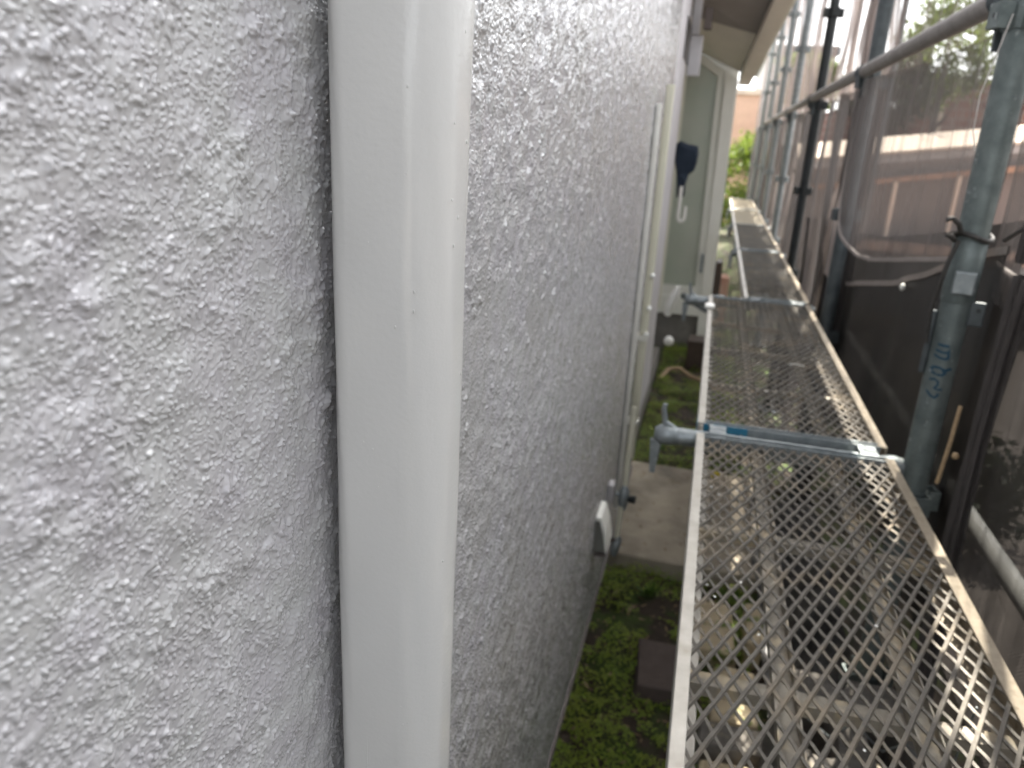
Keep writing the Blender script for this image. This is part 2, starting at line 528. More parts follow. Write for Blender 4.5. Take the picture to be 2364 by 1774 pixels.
MB().box(-3, -.036, 3.2, 4.50, WALL_BOT + .002, 2.598).build('recessed_wall', MT['lavender'], house)
MB().box(-3, -.16, 4.502, 5.5, WALL_BOT + .002, 2.598).build('recessed_wall', MT['lavender'], house)
MB().box(-3, .004, -1.2, 10.4, 2.602, 5.398).build('unseen_storey', MT['lavender'], house)  # unseen storey, added to carry the shading eave
MB().box(-.0355, -.030, 4.2, 4.62, 1.96, 2.15).build('slot', MT['dark_gap'], house)
# lower edge: bare smooth band, metal drip flashing and foundation
MB().box(-.02, .007, -1.2, 3.2, .140, .152).build('drip_edge', MT['flash'], house, bevel=.002)
MB().box(-.3, -.040, -1.2, 5.42, -.2, .139).build('foundation', MT['foundation'], house)
# unseen high eave, placed and sized to hold the sun off the wall
MB().box(-3, .975, -1.6, 10.5, 5.402, 5.46).build('soffit', MT['soffit'], house)
MB().box(.976, 1.02, -1.6, 10.5, 5.38, 5.60).build('fascia', MT['fascia'], house)
MB().box(-3, 1.15, -1.7, 10.6, 5.61, 5.68).build('roof', MT['roof'], house)

# annex beyond: recessed bay with frosted door, facing the camera
bay = thing('porch_bay', 'shaded porch bay with a tall green tinted frosted door in an off white frame', 'porch', (0, 6, 0))
bay.location = (0, 0, 0)
# door panel: sloping head on the right
MB().poly_prism([(-.20, .50), (.150, .50), (.118, 2.015), (-.035, 2.115), (-.20, 2.22)], 'y', 6.02, 6.05).build('door_panel', MT['frosted'], bay)
fr = MB()
fr.poly_prism([(.150, .44), (.205, .44), (.160, 2.05), (.118, 2.02)], 'y', 5.98, 6.06)
fr.poly_prism([(.160, 2.05), (.118, 2.015), (-.20, 2.22), (-.20, 2.27)], 'y', 5.981, 6.061)
fr.box(-.20, .205, 5.979, 6.062, .42, .499)
fr.build('door_frame', MT['frame_white'], bay, bevel=.004)
MB().box(.19, .197, 5.962, 5.979, 1.55, 1.72).build('hinge', MT['galv_dark'], bay)
MB().box(.165, .185, 5.962, 5.979, .62, .76).build('hinge', MT['galv'], bay)
MB().box(-.4, .30, 5.96, 6.2, .28, .419).build('sill', MT['frame_white'], bay, bevel=.004)
MB().box(-.4, .28, 6.0, 6.3, -.05, .279).build('base_wall', MT['foundation'], bay)
# corner post right of the door
MB().poly_prism([(.208, 0.0), (.285, 0.0), (.262, 1.99), (.168, 2.05)], 'y', 5.95, 6.30).build('corner_post', MT['frame_white'], bay, bevel=.004)
MB().box(-2, .262, 6.31, 12, -.1, 2.25).build('side_wall', MT['frame_white'], bay)
# jamb boards left of the door, at the corner of the main wall
MB().box(-.158, -.118, 5.45, 5.50, 0, 2.4).build('corner_board', MT['lavender'], bay)
MB().box(-.14, -.080, 5.56, 5.62, .40, 2.2).build('side_frame', MT['cream'], bay, bevel=.004)
# shutter box and its dark slot
MB().box(-.0355, .034, 4.64, 4.70, 1.91, 2.115).build('cable_box', MT['lavender'], bay, bevel=.004)
MB().box(-.0355, .010, 4.64, 4.70, 2.12, 2.40).build('cable_box', MT['lavender'], bay, bevel=.004)
MB().box(.035, .075, 4.50, 4.56, 2.13, 2.235).build('eave_bracket', MT['brown_metal'], bay, bevel=.003)
# sloping porch soffit
def slab(pts, th, name, mat, parent):
    m = MB(); n = len(pts)
    for p in pts: m.v.append(tuple(p))
    for p in pts: m.v.append((p[0], p[1], p[2] + th))
    m.f.append(tuple(range(n))); m.f.append(tuple(range(2*n-1, n-1, -1)))
    for i in range(n):
        j = (i+1) % n; m.f.append((i, j, n+j, n+i))
    return m.build(name, mat, parent)
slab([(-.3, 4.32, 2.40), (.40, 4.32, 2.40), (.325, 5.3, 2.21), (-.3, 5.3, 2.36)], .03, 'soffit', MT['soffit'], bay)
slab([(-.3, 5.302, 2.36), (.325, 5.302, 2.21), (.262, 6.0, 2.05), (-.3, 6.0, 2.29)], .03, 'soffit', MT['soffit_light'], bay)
slab([(.403, 4.32, 2.36), (.50, 4.32, 2.36), (.345, 6.1, 1.97), (.266, 6.1, 1.97)], .10, 'fascia', MT['fascia'], bay)
slab([(.502, 4.32, 2.42), (.54, 4.32, 2.42), (.375, 6.1, 2.03), (.347, 6.1, 2.03)], .05, 'gutter', MT['frame_white'], bay)
slab([(-.4, 4.3, 2.5), (.56, 4.3, 2.5), (.38, 6.2, 2.12), (-.4, 6.2, 2.36)], .03, 'roof', MT['roof'], bay)

# dark cloth hanging by the door and the curved pipe end
def cloth_bag():
    prof = [(-.045, 1.545), (-.02, 1.565), (.03, 1.548), (.082, 1.541), (.088, 1.50), (.086, 1.451), (.074, 1.405), (.047, 1.383), (.036, 1.325), (.037, 1.262), (.018, 1.25), (-.006, 1.252), (-.019, 1.373), (-.04, 1.45)]
    m = MB(); n = len(prof)
    cx, cz = .03, 1.42
    for k, (dy, sc) in enumerate(((-.045, .80), (-.028, .97), (0, 1.0), (.028, .97), (.045, .80))):
        for i, (x, z) in enumerate(prof):
            m.v.append((cx + (x-cx)*sc, 4.60 + dy + .010*math.sin(z*55 + i), cz + (z-cz)*sc))
    for k in range(4):
        for i in range(n):
            j = (i+1) % n; m.f.append((k*n+i, k*n+j, (k+1)*n+j, (k+1)*n+i))
    m.f.append(tuple(range(n))); m.f.append(tuple(range(5*n-1, 4*n-1, -1)))
    o = m.build('hanging_cloth', MT['navy'], smooth=False, bevel=.006)
    return tag(o, 'dark navy cloth hanging beside the frosted door', 'cloth')
cloth_bag()
pts = [(.018, 4.52, 1.32)] + [(.018 + .018*(1-math.cos(a)), 4.52, 1.155 - .030*math.sin(a)) for a in np.linspace(0, PI, 9)] + [(.054, 4.52, 1.21)]
o = MB().tube(pts, .010, 10).build('drain_elbow', MT['white_plastic'], smooth=True)
tag(o, 'white hook shaped pipe end below the navy cloth', 'pipe')

# ------------------------------------------------------------------ near downpipe (rounded square)
def rounded_rect(cx, cy, hx, hy, r, seg=10, r_wall=None):
    pts = []
    r0_ = r
    for (sx, sy, a0) in ((1, 1, 0), (-1, 1, 90), (-1, -1, 180), (1, -1, 270)):
        r = r0_ if sx > 0 or r_wall is None else r_wall
        for k in range(seg + 1):
            a = rad(a0 + 90*k/seg)
            pts.append((cx + sx*(hx-r) + r*math.cos(a), cy + sy*(hy-r) + r*math.sin(a)))
    return pts
dp = thing('downpipe', 'white glossy painted square downpipe with rounded corners running down the stucco wall', 'downpipe', (0, 0, 0))
def near_pipe():
    out = rounded_rect(.0412, .4085, .0338, .0310, .0235, 10, .013)
    zs = np.linspace(.30, 2.59, 300)
    m = MB(); n = len(out)
    for z in zs:
        for i, (x, y) in enumerate(out):
            w1 = .00022 * math.sin(z*23 + i*.9) + .00015*math.sin(z*61 + i*1.7)
            nx, ny = x - .0445, y - .4075
            L = math.hypot(nx, ny)
            m.v.append((x + nx/L*w1, y + ny/L*w1, z))
    for k in range(len(zs) - 1):
        for i in range(n):
            j = (i+1) % n; m.f.append((k*n+i, k*n+j, (k+1)*n+j, (k+1)*n+i))
    m.f.append(tuple(range(n))); m.f.append(tuple(range(len(zs)*n-1, (len(zs)-1)*n-1, -1)))
    m.build('pipe', MT['pipe_paint'], dp, smooth=True)
    # paint nibs and drips
    d = MB()
    rr = random.Random(5)
    for k in range(46):
        z = rr.uniform(.9, 1.72)
        if rr.random() < .65:
            x = rr.uniform(.028, .062); y = .3775
            d.ball((x, y, z), rr.uniform(.0003, .0008), 6, 4, (1, .6, 1 + rr.random()))
        else:
            y = rr.uniform(.392, .424); x = .0750
            d.ball((x, y, z), rr.uniform(.0003, .0008), 6, 4, (.6, 1, 1 + rr.random()))
    for (x, z0, z1) in ((.030, 1.02, 1.16), (.047, .92, 1.02)):
        d.tube([(x, .3775, z0), (x + .0004, .3776, (z0+z1)/2), (x, .3778, z1)], [.0003, .0006, .0002], 6)
    d.build('paint_drips', MT['pipe_paint'], dp, smooth=True)['kind'] = 'stuff'
    # wall straps
    for z in (.52, 2.2):
        MB().box(-.002, .078, .374, .441, z, z + .022).build('strap', MT['pipe_paint'], dp, bevel=.006)
near_pipe()

# ------------------------------------------------------------------ cream downpipe further along
cp = thing('cream_downpipe', 'slim cream coloured downpipe standing off the far end of the stucco wall', 'downpipe')
def far_pipe():
    out = rounded_rect(.0335, 2.555, .0125, .020, .006, 5)
    m = MB(); n = len(out)
    zs = (.47, 1.72)
    for z in zs:
        for x, y in out: m.v.append((x, y, z))
    for i in range(n):
        j = (i+1) % n; m.f.append((i, j, n+j, n+i))
    m.f.append(tuple(range(n))); m.f.append(tuple(range(2*n-1, n-1, -1)))
    m.build('pipe', MT['cream'], cp, smooth=True)
    for z in (1.13, 1.02, .93):
        o = MB().ball((.044, 2.53, z), .009, 12, 8).build('screw_cap', MT['bright_white'], cp, smooth=True)
    MB().box(.0, .049, 2.53, 2.58, .905, .925).build('strap', MT['frame_white'], cp, bevel=.003)
    MB().box(.004, .049, 2.53, 2.58, .60, .615).build('strap', MT['frame_white'], cp, bevel=.003)
far_pipe()
# slim sealant/board strip beside it
tag(MB().box(.0035, .017, 2.46, 2.50, .30, 1.66).build('trim_strip', MT['white_plastic'], bevel=.002), 'thin pale vertical trim strip on the wall just before the cream downpipe', 'trim')

# thin conduit with two grey fittings
cd = thing('conduit', 'thin cream conduit with two grey fittings low on the stucco wall', 'conduit')
MB().tube([(.042, 2.38, .72), (.042, 2.36, .60), (.042, 2.33, .455)], .0095, 12).build('tube', MT['cream'], cd, smooth=True)
MB().tube([(.040, 2.29, .40), (.038, 2.27, .29)], .0095, 12).build('tube', MT['cream'], cd, smooth=True)
v = MB().tube([(.045, 2.31, .465), (.045, 2.305, .45), (.044, 2.30, .415), (.043, 2.295, .385)], [.010, .0175, .019, .011], 12).build('valve', MT['galv'], cd, smooth=True)
MB().tube([(.055, 2.30, .428), (.084, 2.295, .428)], [.010, .013], 12).build('knob', MT['black_paint'], v, smooth=True)
MB().tube([(.018, 2.30, .44), (.045, 2.30, .43)], .007, 10).build('bracket', MT['galv'], v, smooth=True)
v = MB().tube([(.040, 2.275, .298), (.040, 2.272, .285), (.036, 2.262, .25), (.033, 2.257, .232)], [.011, .017, .015, .008], 12).build('valve', MT['galv'], cd, smooth=True)
MB().tube([(.0, 2.26, .285), (.044, 2.262, .288)], .006, 10).build('bracket', MT['brown_metal'], v, smooth=True)

# wedge shaped vent hood; its shaded side and lit slope put into the colours
def hood():
    m = MB()
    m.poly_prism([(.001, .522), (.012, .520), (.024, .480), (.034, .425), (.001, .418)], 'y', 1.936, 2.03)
    o = m.build('vent_hood', MT['hood_shaded_grey'], bevel=.002)
    tag(o, 'small off white vent hood sticking out low on the stucco wall', 'vent')
    MB().poly_prism([(.001, .536), (.016, .534), (.031, .490), (.041, .428), (.036, .424), (.025, .482), (.013, .5225), (.001, .5235)], 'y', 1.928, 2.038).build('cover', MT['bright_white'], o, bevel=.0015)  # bright shell added for the light on the slope
    MB().box(.004, .036, 1.94, 2.02, .405, .4165).build('grille', MT['flash'], o)
hood()
# small square box above the hood
o = MB().box(.001, .018, 2.19, 2.24, .455, .515).build('wall_plug', MT['lavender'], bevel=.004)
tag(o, 'little lavender plug box on the stucco wall above the vent hood', 'plug box')

# ================================================================== SCAFFOLD PLANKS
PZ = .950
def make_plank(W, L, lab, group, fine=True, deck='mesh_steel'):
    t = thing('scaffold_plank', lab, 'scaffold plank', (0, 0, 0), group)
    hw = W / 2
    # two C section side rails
    for sx, mat in ((-1, MT['alu']), (1, MT['alu_dirty'])):
        m = MB()
        a, b = sorted((sx*hw, sx*(hw - (.017 if sx < 0 else .019))))
        m.box(a, b, .004, L - .004, -.001, .003)                 # top flange
        a, b = sorted((sx*hw, sx*(hw - .003)))
        m.box(a, b, .004, L - .004, -.042, -.0012)               # web
        a, b = sorted((sx*(hw - .0032), sx*(hw - .030)))
        m.box(a, b, .004, L - .004, -.042, -.039)                # bottom flange
        m.build('side_rail', mat, t, bevel=.0012)
    # end channels
    for (y0, y1) in ((0, .022), (L - .022, L)):
        m = MB()
        m.box(-hw + .014, hw - .014, y0, y0 + .003, -.034, .004)
        m.box(-hw + .014, hw - .014, y1 - .003, y1, -.034, .004)
        m.box(-hw + .014, hw - .014, y0 + .0032, y1 - .0032, -.034, -.012)
        m.build('end_channel', MT['galv'], t, bevel=.0008)
    # hooks
    for yh, s in ((-.014, 1), (L + .014, -1)):
        for sx in (-1, 1):
            xh = sx * (hw - .045)
            m = MB()
            pts = [(xh, yh + s*.020, -.004), (xh, yh + s*.008, .002), (xh, yh - s*.010, .001), (xh, yh - s*.020, -.012)]
            for i in range(3):
                p = Vector(pts[i]); q = Vector(pts[i+1]); d = (q-p).normalized()
                ax = Vector((1, 0, 0)); m.obox((p+q)/2, ax, d, ax.cross(d), .018, (q-p).length/2 + .002, .002)
            m.build('hook', MT['galv'], t, bevel=.001)
    # longitudinal ribs
    for xr in ((-.072, .078) if W > .3 else (0.0,)):
        m = MB()
        m.box(xr - .014, xr + .014, .024, L - .024, -.020, -.018)
        m.box(xr - .014, xr - .012, .024, L - .024, -.0178, -.0062)
        m.box(xr + .012, xr + .014, .024, L - .024, -.0178, -.0062)
        m.build('rib', MT['rib'], t)
    # cross ribs
    for k in range(1, 4):
        y = L * k / 4
        m = MB().box(-hw + .004, hw - .004, y - .012, y + .012, -.038, -.0215)
        m.build('cross_rib', MT['rib'], t)
    # expanded metal deck
    m = MB()
    x0, x1, y0, y1 = -hw + .006, hw - .006, .023, L - .023
    px, py = .022, .0485
    sl = (py/2) / (px/2)
    for fam, wd, hgt, zc in ((1, .0024, .0018, -.0018), (-1, .0018, .0015, -.0034)):
        # line: y = fam*sl*x + c ; spacing in c = py
        c = y0 - sl*(x1 - x0)
        cmax = y1 + sl*(x1 - x0)
        c = math.floor(c / py) * py
        while c < cmax:
            f = lambda x: fam*sl*x + c
            xa, xb = x0, x1
            xs_at = lambda y: (y - c) / (fam*sl)
            ylo, yhi = sorted((xs_at(y0), xs_at(y1)))
            xa = max(xa, ylo); xb = min(xb, yhi)
            if xb - xa > .003:
                # subdivide at nodes so that the strand dips between bonds like real expanded metal
                nseg = max(1, int(round((xb - xa) / (px/2)))) if fine else 1
                prev = None
                d = Vector((1, fam*sl, 0)).normalized()
                nrm = Vector((-d.y, d.x, 0))
                for i in range(nseg):
                    a = xa + (xb - xa)*i/nseg; b = xa + (xb - xa)*(i+1)/nseg
                    za = zc + (.0009 if i % 2 else -.0009); zb = zc + (-.0009 if i % 2 else .0009)
                    p = Vector((a, f(a), za)); q = Vector((b, f(b), zb))
                    dd = (q - p).normalized(); up = nrm.cross(dd).normalized()
                    m.obox((p+q)/2, dd, (nrm + up*.35*fam).normalized(), dd.cross((nrm + up*.35*fam).normalized()), (q-p).length/2 + .0008, wd, hgt)
            c += py
    m.build('mesh_deck', MT[deck], t)
    return t
GP = 'mesh scaffold planks laid end to end'
def blue_mark(parent, boxes):
    m = MB()
    for b in boxes: m.box(*b)
    m.build('blue_paint_mark', MT['blue'], parent)
p0 = make_plank(.400, 1.585, 'nearest wide mesh scaffold plank, its dusty diamond grating filling the lower right', GP)
p0.location = (.437, .022, PZ)
def splashes(parent):
    rr = random.Random(3); m = MB()
    for k in range(22):
        x = rr.uniform(-.18, .18); y = rr.uniform(.1, 1.5)
        cx = round(x/.011)*.011; cy = round(y/.02425)*.02425
        m.ball((cx + rr.uniform(-.002, .002), cy + rr.uniform(-.003, .003), .0005), rr.uniform(.001, .0022), 6, 4, (1.2, 1.5, .35))
    m.build('paint_splashes', MT['bright_white'], parent)['kind'] = 'stuff'
splashes(p0)
p1 = dup(p0, (.437, 1.665, PZ), 'second wide mesh scaffold plank with a blue painted end, beyond the nearest one')
narrow = make_plank(.262, 1.60, 'first narrow mesh scaffold plank, beyond the second wide plank beside the dark sheet', GP, False)
narrow.location = (.512, 3.285, PZ)
n2 = dup(narrow, (.512, 4.935, PZ), 'second narrow mesh scaffold plank, in front of the frosted door corner')
MT['sunlit_steel'] = pbr('sunlit_tone_steel', (.62, .56, .44), (.5, .45, .36), 40, .7, .1)  # sunlight on the far decks put into a paler colour
n3 = make_plank(.262, 1.60, 'far plank of the walkway with a deck painted as sunlit, third of the narrow ones', GP, False, 'sunlit_steel')
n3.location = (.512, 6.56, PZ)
n4 = dup(n3, (.512, 8.20, PZ), 'farthest plank, its deck painted as sunlit, at the very end of the walkway')
blue_mark(p0, [(.02, .14, 1.5655, 1.5815, -.0119, -.0105), (.02, .10, 1.5851, 1.5858, -.02, .002)])
blue_mark(p1, [(-.1855, -.12, .0033, .0185, -.0119, -.0100), (-.186, -.09, -.0009, -.0001, -.030, .0035), (-.2012, -.2002, .004, .05, -.04, .002)])

# white clip on the second plank's edge
tag(MB().box(.225, .262, 2.96, 3.02, .953, .966).build('edge_clip', MT['bright_white'], bevel=.004), 'small white clip on the wall side edge of the second plank', 'clip')
tag(MB().tube([(.50 + .022*math.cos(a), 2.245 + .022*math.sin(a), .957) for a in np.linspace(.2, 2.9, 9)], .0014, 6).build('plastic_scrap', MT['bright_white'], smooth=True), 'tiny curled white scrap lying on the second plank', 'scrap')

# ================================================================== TRANSOMS (brackets)
def make_transom(lab, x0=.145, L=.56):
    t = thing('scaffold_transom', lab, 'transom', (0, 0, 0), 'transom tubes carrying the planks')
    MB().tube([(x0, 0, 0), (x0 + .03, 0, 0), (x0 + L, 0, 0)], [.0195, .0195, .0195], 18).build('tube', MT['galv'], t, smooth=True)
    MB().tube([(x0 - .014, 0, 0), (x0, 0, 0), (x0 + .02, 0, 0), (x0 + .034, 0, 0)], [.014, .0235, .0235, .020], 18).build('end_cap', MT['galv'], t, smooth=True)
    m = MB()
    m.tube([(x0 + .030, 0, .012), (x0 + .006, 0, .030), (x0 + .001, 0, .058), (x0 + .002, 0, .072)], [.010, .0065, .0055, .005], 8)
    m.build('lock_pin', MT['galv'], t, smooth=True)
    m = MB().poly_prism([(x0 - .022, -.015), (x0 + .004, -.015), (x0 - .004, -.095), (x0 - .016, -.095)], 'y', -.009, .009)
    m.build('wedge', MT['galv'], t, bevel=.002)
    m = MB().tube([(x0 + L - .045, 0, 0), (x0 + L - .02, 0, 0), (x0 + L, 0, 0)], [.021, .024, .02], 18)
    m.build('end_cap', MT['galv'], t, smooth=True)
    return t
tr = make_transom('transom tube nearest the camera, poking out towards the wall with a hooked pin', .160, .505)
tr.location = (0, 1.636, .925)
tr2 = dup(tr, (-.004, 3.262, .925), 'second transom tube, its end in front of the frosted door foot')
tr3 = make_transom('third transom tube, under the joint of the two narrow planks', .36, .31); tr3.location = (0, 4.915, .925)
tr4 = dup(tr3, (0, 6.545, .925), 'fourth transom tube, by the corner post of the porch')
tr5 = dup(tr3, (0, 8.18, .925), 'last transom tube, under the farthest plank joint')
# lower brace tube seen below the second joint
tag(MB().tube([(.095, 4.9, .63), (.30, 4.55, .60)], .021, 14).build('brace_tube', MT['galv_post'], smooth=True), 'short grey tube end poking out below the plank near the porch base', 'tube')
tag(MB().tube([(.045, 4.05, .68), (.05, 4.03, .735), (.072, 4.02, .80), (.085, 4.02, .84)], [.019, .023, .020, .012], 12).build('plastic_bottle', MT['bright_white'], smooth=True), 'bright white plastic cap standing by the wall foot near the porch', 'cap')
tag(MB().ball((.062, 4.2, .50), .028, 12, 8).build('valve_knob', MT['bright_white'], smooth=True), 'round white knob low by the wall, under the grey tube end', 'knob')

# ================================================================== POSTS
POSTX = .690
def make_post(lab, mat, top=3.0, r=.0275, pockets=(.40, .865, 1.325, 1.79, 2.25, 2.72)):
    t = thing('scaffold_post', lab, 'scaffold post', (0, 0, 0), 'upright scaffold posts')
    MB().tube([(0, 0, .02), (0, 0, top)], r, 28).build('tube', mat, t, smooth=True)
    MB().box(-.07, .07, -.07, .07, .004, .016).build('base_plate', MT['galv_dark'], t, bevel=.002)
    for z in pockets:
        k = MB()
        k.tube([(0, 0, z - .021), (0, 0, z + .021)], r + .0035, 28)
        for a in (0, 90, 180, 270):
            c, s = math.cos(rad(a + 12)), math.sin(rad(a + 12))
            d = Vector((c, s, 0)); e = Vector((-s, c, 0)); zz = Vector((0, 0, 1))
            ctr = d * (r + .014)
            # pocket: three sided box, open top
            k.obox(ctr + d*.010 + zz*z, d, e, zz, .002, .018, .021)
            k.obox(ctr + e*.017 + zz*z, d, e, zz, .012, .002, .0215)
            k.obox(ctr - e*.017 + zz*z, d, e, zz, .012, .002, .0215)
        kk = k.build('wedge_pocket', mat, t, bevel=.001)
        h = MB()
        for a in (0, 180):
            c, s = math.cos(rad(a + 12)), math.sin(rad(a + 12))
            d = Vector((c, s, 0))
            h.tube([d*(r + .0262) + Vector((0, 0, z)), d*(r + .0266) + Vector((0, 0, z))], .0045, 10)
        h.build('pin_hole', MT['black_paint'], kk)
    return t
post = make_post('nearest scaffold post with blue stencil marks, greenish grey and leaning into view at the right', MT['galv_post'], pockets=(.40, .865, 1.79, 2.25))
post.location = (POSTX, 1.630, 0)
# joint sleeve and wedge piece of the near post
sl = MB().tube([(0, 0, 1.285), (0, 0, 1.290), (0, 0, 1.350), (0, 0, 1.402), (0, 0, 1.405)], [.0277, .0300, .0300, .0300, .0277], 28).build('joint_sleeve', MT['galv_post'], post, smooth=True)
d0 = Vector((-.25, -.97, 0)).normalized(); e0 = Vector((.97, -.25, 0)).normalized(); zz = Vector((0, 0, 1))
MB().obox(d0*.033 + e0*.004 + zz*1.327, e0, d0, zz, .0185, .006, .022).build('wedge_face', MT['galv'], sl, bevel=.003)
MB().obox(e0*.037 + d0*.012 + zz*1.268, e0, d0, zz, .014, .003, .024).build('flange', MT['galv_dark'], post, bevel=.003)
MB().tube([e0*.039 + d0*.0152 + zz*1.276, e0*.039 + d0*.0162 + zz*1.276], .0042, 12).build('bolt_hole', MT['black_paint'], post)
MB().obox(-e0*.033 + zz*1.20, e0, d0, zz, .006, .008, .065).build('locking_bar', MT['galv_dark'], post, bevel=.004)
# stencilled marks hugging the tube
def stencil():
    m = MB()
    d = Vector((.282, .959, 0)).normalized(); rt = Vector((.959, -.282, 0)).normalized()
    def P(x, y, off):
        z = 1.203 - (y - 254) * .000166
        tt = max(-.92, min(.92, (x - (793 - .27*y)) / 165.0))
        th = math.asin(tt)
        nrm = -d*math.cos(th) + rt*math.sin(th)
        return nrm*(.0275 + off) + Vector((0, 0, z))
    def stroke(pts, wpx):
        # resample
        dense = []
        for a, b in zip(pts[:-1], pts[1:]):
            k = max(2, int(math.hypot(b[0]-a[0], b[1]-a[1]) / 12))
            for i in range(k): dense.append((a[0] + (b[0]-a[0])*i/k, a[1] + (b[1]-a[1])*i/k))
        dense.append(pts[-1])
        base = len(m.v)
        for i, p in enumerate(dense):
            q = dense[min(i+1, len(dense)-1)]; o_ = dense[max(i-1, 0)]
            dx, dy = q[0]-o_[0], q[1]-o_[1]; L = math.hypot(dx, dy) or 1
            nx, ny = -dy/L*wpx/2, dx/L*wpx/2
            m.v.append(tuple(P(p[0]+nx, p[1]+ny, .0005))); m.v.append(tuple(P(p[0]-nx, p[1]-ny, .0005)))
        for i in range(len(dense)-1):
            a = base + 2*i; m.f.append((a, a+1, a+3, a+2))
    stroke([(640, 255), (700, 262), (760, 262)], 34)
    stroke([(612, 325), (690, 345), (745, 335)], 30)
    stroke([(592, 385), (640, 410), (700, 420), (735, 405), (742, 360), (725, 330)], 30)
    stroke([(760, 300), (740, 350), (735, 410)], 18)
    stroke([(540, 575), (575, 530), (640, 530), (690, 555), (690, 590), (650, 620), (590, 615), (545, 590)], 30)
    stroke([(660, 575), (720, 545), (760, 530)], 34)
    stroke([(520, 690), (575, 675), (610, 700), (600, 745), (560, 790), (600, 800), (640, 790)], 26)
    stroke([(475, 830), (510, 880), (555, 905), (590, 870), (600, 845)], 28)
    m.build('stencil_marks', MT['ink'], post)
stencil()
posts = [('scaffold post behind the grey net, second along the walkway, dark where the rails meet', 3.10, 'galv_dark'),
         ('near black scaffold post rising through the middle of the far nets, third along the walkway', 4.72, 'black_paint'),
         ('pale grey scaffold post beside the narrow planks, fourth along the walkway', 6.37, 'galv'),
         ('fifth scaffold post along the walkway, light grey and slender', 8.0, 'galv'),
         ('sixth scaffold post, near the far opening of the nets', 9.62, 'galv'),
         ('last scaffold post at the end of the passage by the yellow green shrub', 11.3, 'galv')]
pm = {}
for lab, y, mk in posts:
    if mk not in pm:
        p = make_post(lab, MT[mk], 3.4, .0255, (.40, .865, 1.33, 1.79, 2.25, 2.72)); pm[mk] = p
        p.location = (POSTX, y, 0)
    else:
        dup(pm[mk], (POSTX, y, 0), lab)

# hand rails
GR = 'horizontal hand rails fixed to the posts'
def make_rail(L, lab):
    t = thing('guard_rail', lab, 'rail', (0, 0, 0), GR)
    MB().tube([(0, .03, 0), (0, L - .03, 0)], .0213, 20).build('tube', MT['galv_rail'], t, smooth=True)
    for y in (.022, L - .022):
        m = MB().tube([(0, y - .016, 0), (0, y, 0), (0, y + .016, 0)], [.018, .025, .018], 16)
        m.build('end_fitting', MT['galv_dark'], t, smooth=True)
        MB().poly_prism([(-.004, .02), (.022, .02), (.018, -.085), (.002, -.085)], 'y', y - .006, y + .006).build('wedge', MT['galv_dark'], t, bevel=.002)
    return t
MT['galv_rail'] = pbr('brownish_galvanized', (.24, .22, .205), (.17, .155, .145), 26, .5, .4, .0004, 200)
r0 = make_rail(1.44, 'nearest hand rail, a thick grey brown tube crossing the upper right corner')
r0.location = (.657, 1.645, 1.822)
rl = make_rail(1.60, 'x')
for i, (y, lab) in enumerate(((3.115, 'second hand rail along the walkway, between the dark post and the black post'),
                              (4.745, 'third hand rail along the walkway, beyond the black post'),
                              (6.385, 'fourth hand rail, thin in the distance in front of folded nets'),
                              (8.015, 'farthest hand rail, ending near the orange wall'))):
    if i == 0:
        rl.location = (.657, y, 1.822); rl['label'] = lab
    else:
        dup(rl, (.657, y, 1.822), lab)

# outer ledger tube in the sun, more sunlight put into its white colour
tag(MB().tube([(.805, .2, .845), (.805, 3.30, .845)], .0185, 16).build('ledger_tube', MT['bright_white'], smooth=True), 'sunlit ledger tube, coloured white for the sun on it, seen through the dark net beside the planks', 'tube')

# ================================================================== NETS
def net(name, lab, y0, y1, top, bot, mat, x=.745, amp=.018, seed=0, nu=90, nv=60, group='dust nets hung along the scaffold',
        hem_top=False, hem_bot=False, hem_w=.012, lean=0.0, freq=1.0):
    rr = random.Random(seed)
    ph = [rr.uniform(0, 6.28) for _ in range(6)]
    us = np.linspace(0, 1, nu); vs = np.linspace(0, 1, nv)
    U, V = np.meshgrid(us, vs)
    Y = y0 + (y1 - y0) * U
    T = np.array([top(u) for u in us])[None, :]; B = np.array([bot(u) for u in us])[None, :]
    Z = B + (T - B) * V
    pin = np.sin(PI * np.clip(U, 0, 1))**.4
    X = x + amp * pin * (np.sin(U*9*freq + ph[0] + V*1.2) * .5 + np.sin(U*23*freq + ph[1] - V*.8) * .33 + np.sin(U*47*freq + ph[2] + V*2.1) * .17) + lean * V
    X = X + amp * .25 * np.sin(V*7 + U*5 + ph[3])
    Y = Y + .35 * amp * np.sin(V*3 + U*11 + ph[4])
    o = grid_mesh(name, X, Y, Z, mat)
    tag(o, lab, 'dust net', group)
    for flag, row in ((hem_top, -1), (hem_bot, 0)):
        if flag:
            P = [(X[row, i] - .002, Y[row, i], Z[row, i]) for i in range(0, nu, 2)]
            m = MB(); m.tube(P, hem_w/2, 8)
            h = m.build('hem', MT['hem'], o, smooth=True)
            h.scale = (1, 1, 1)
    return o
def lin(a, b): return lambda u: a + (b - a) * u
sm = lambda t: t*t*(3-2*t)
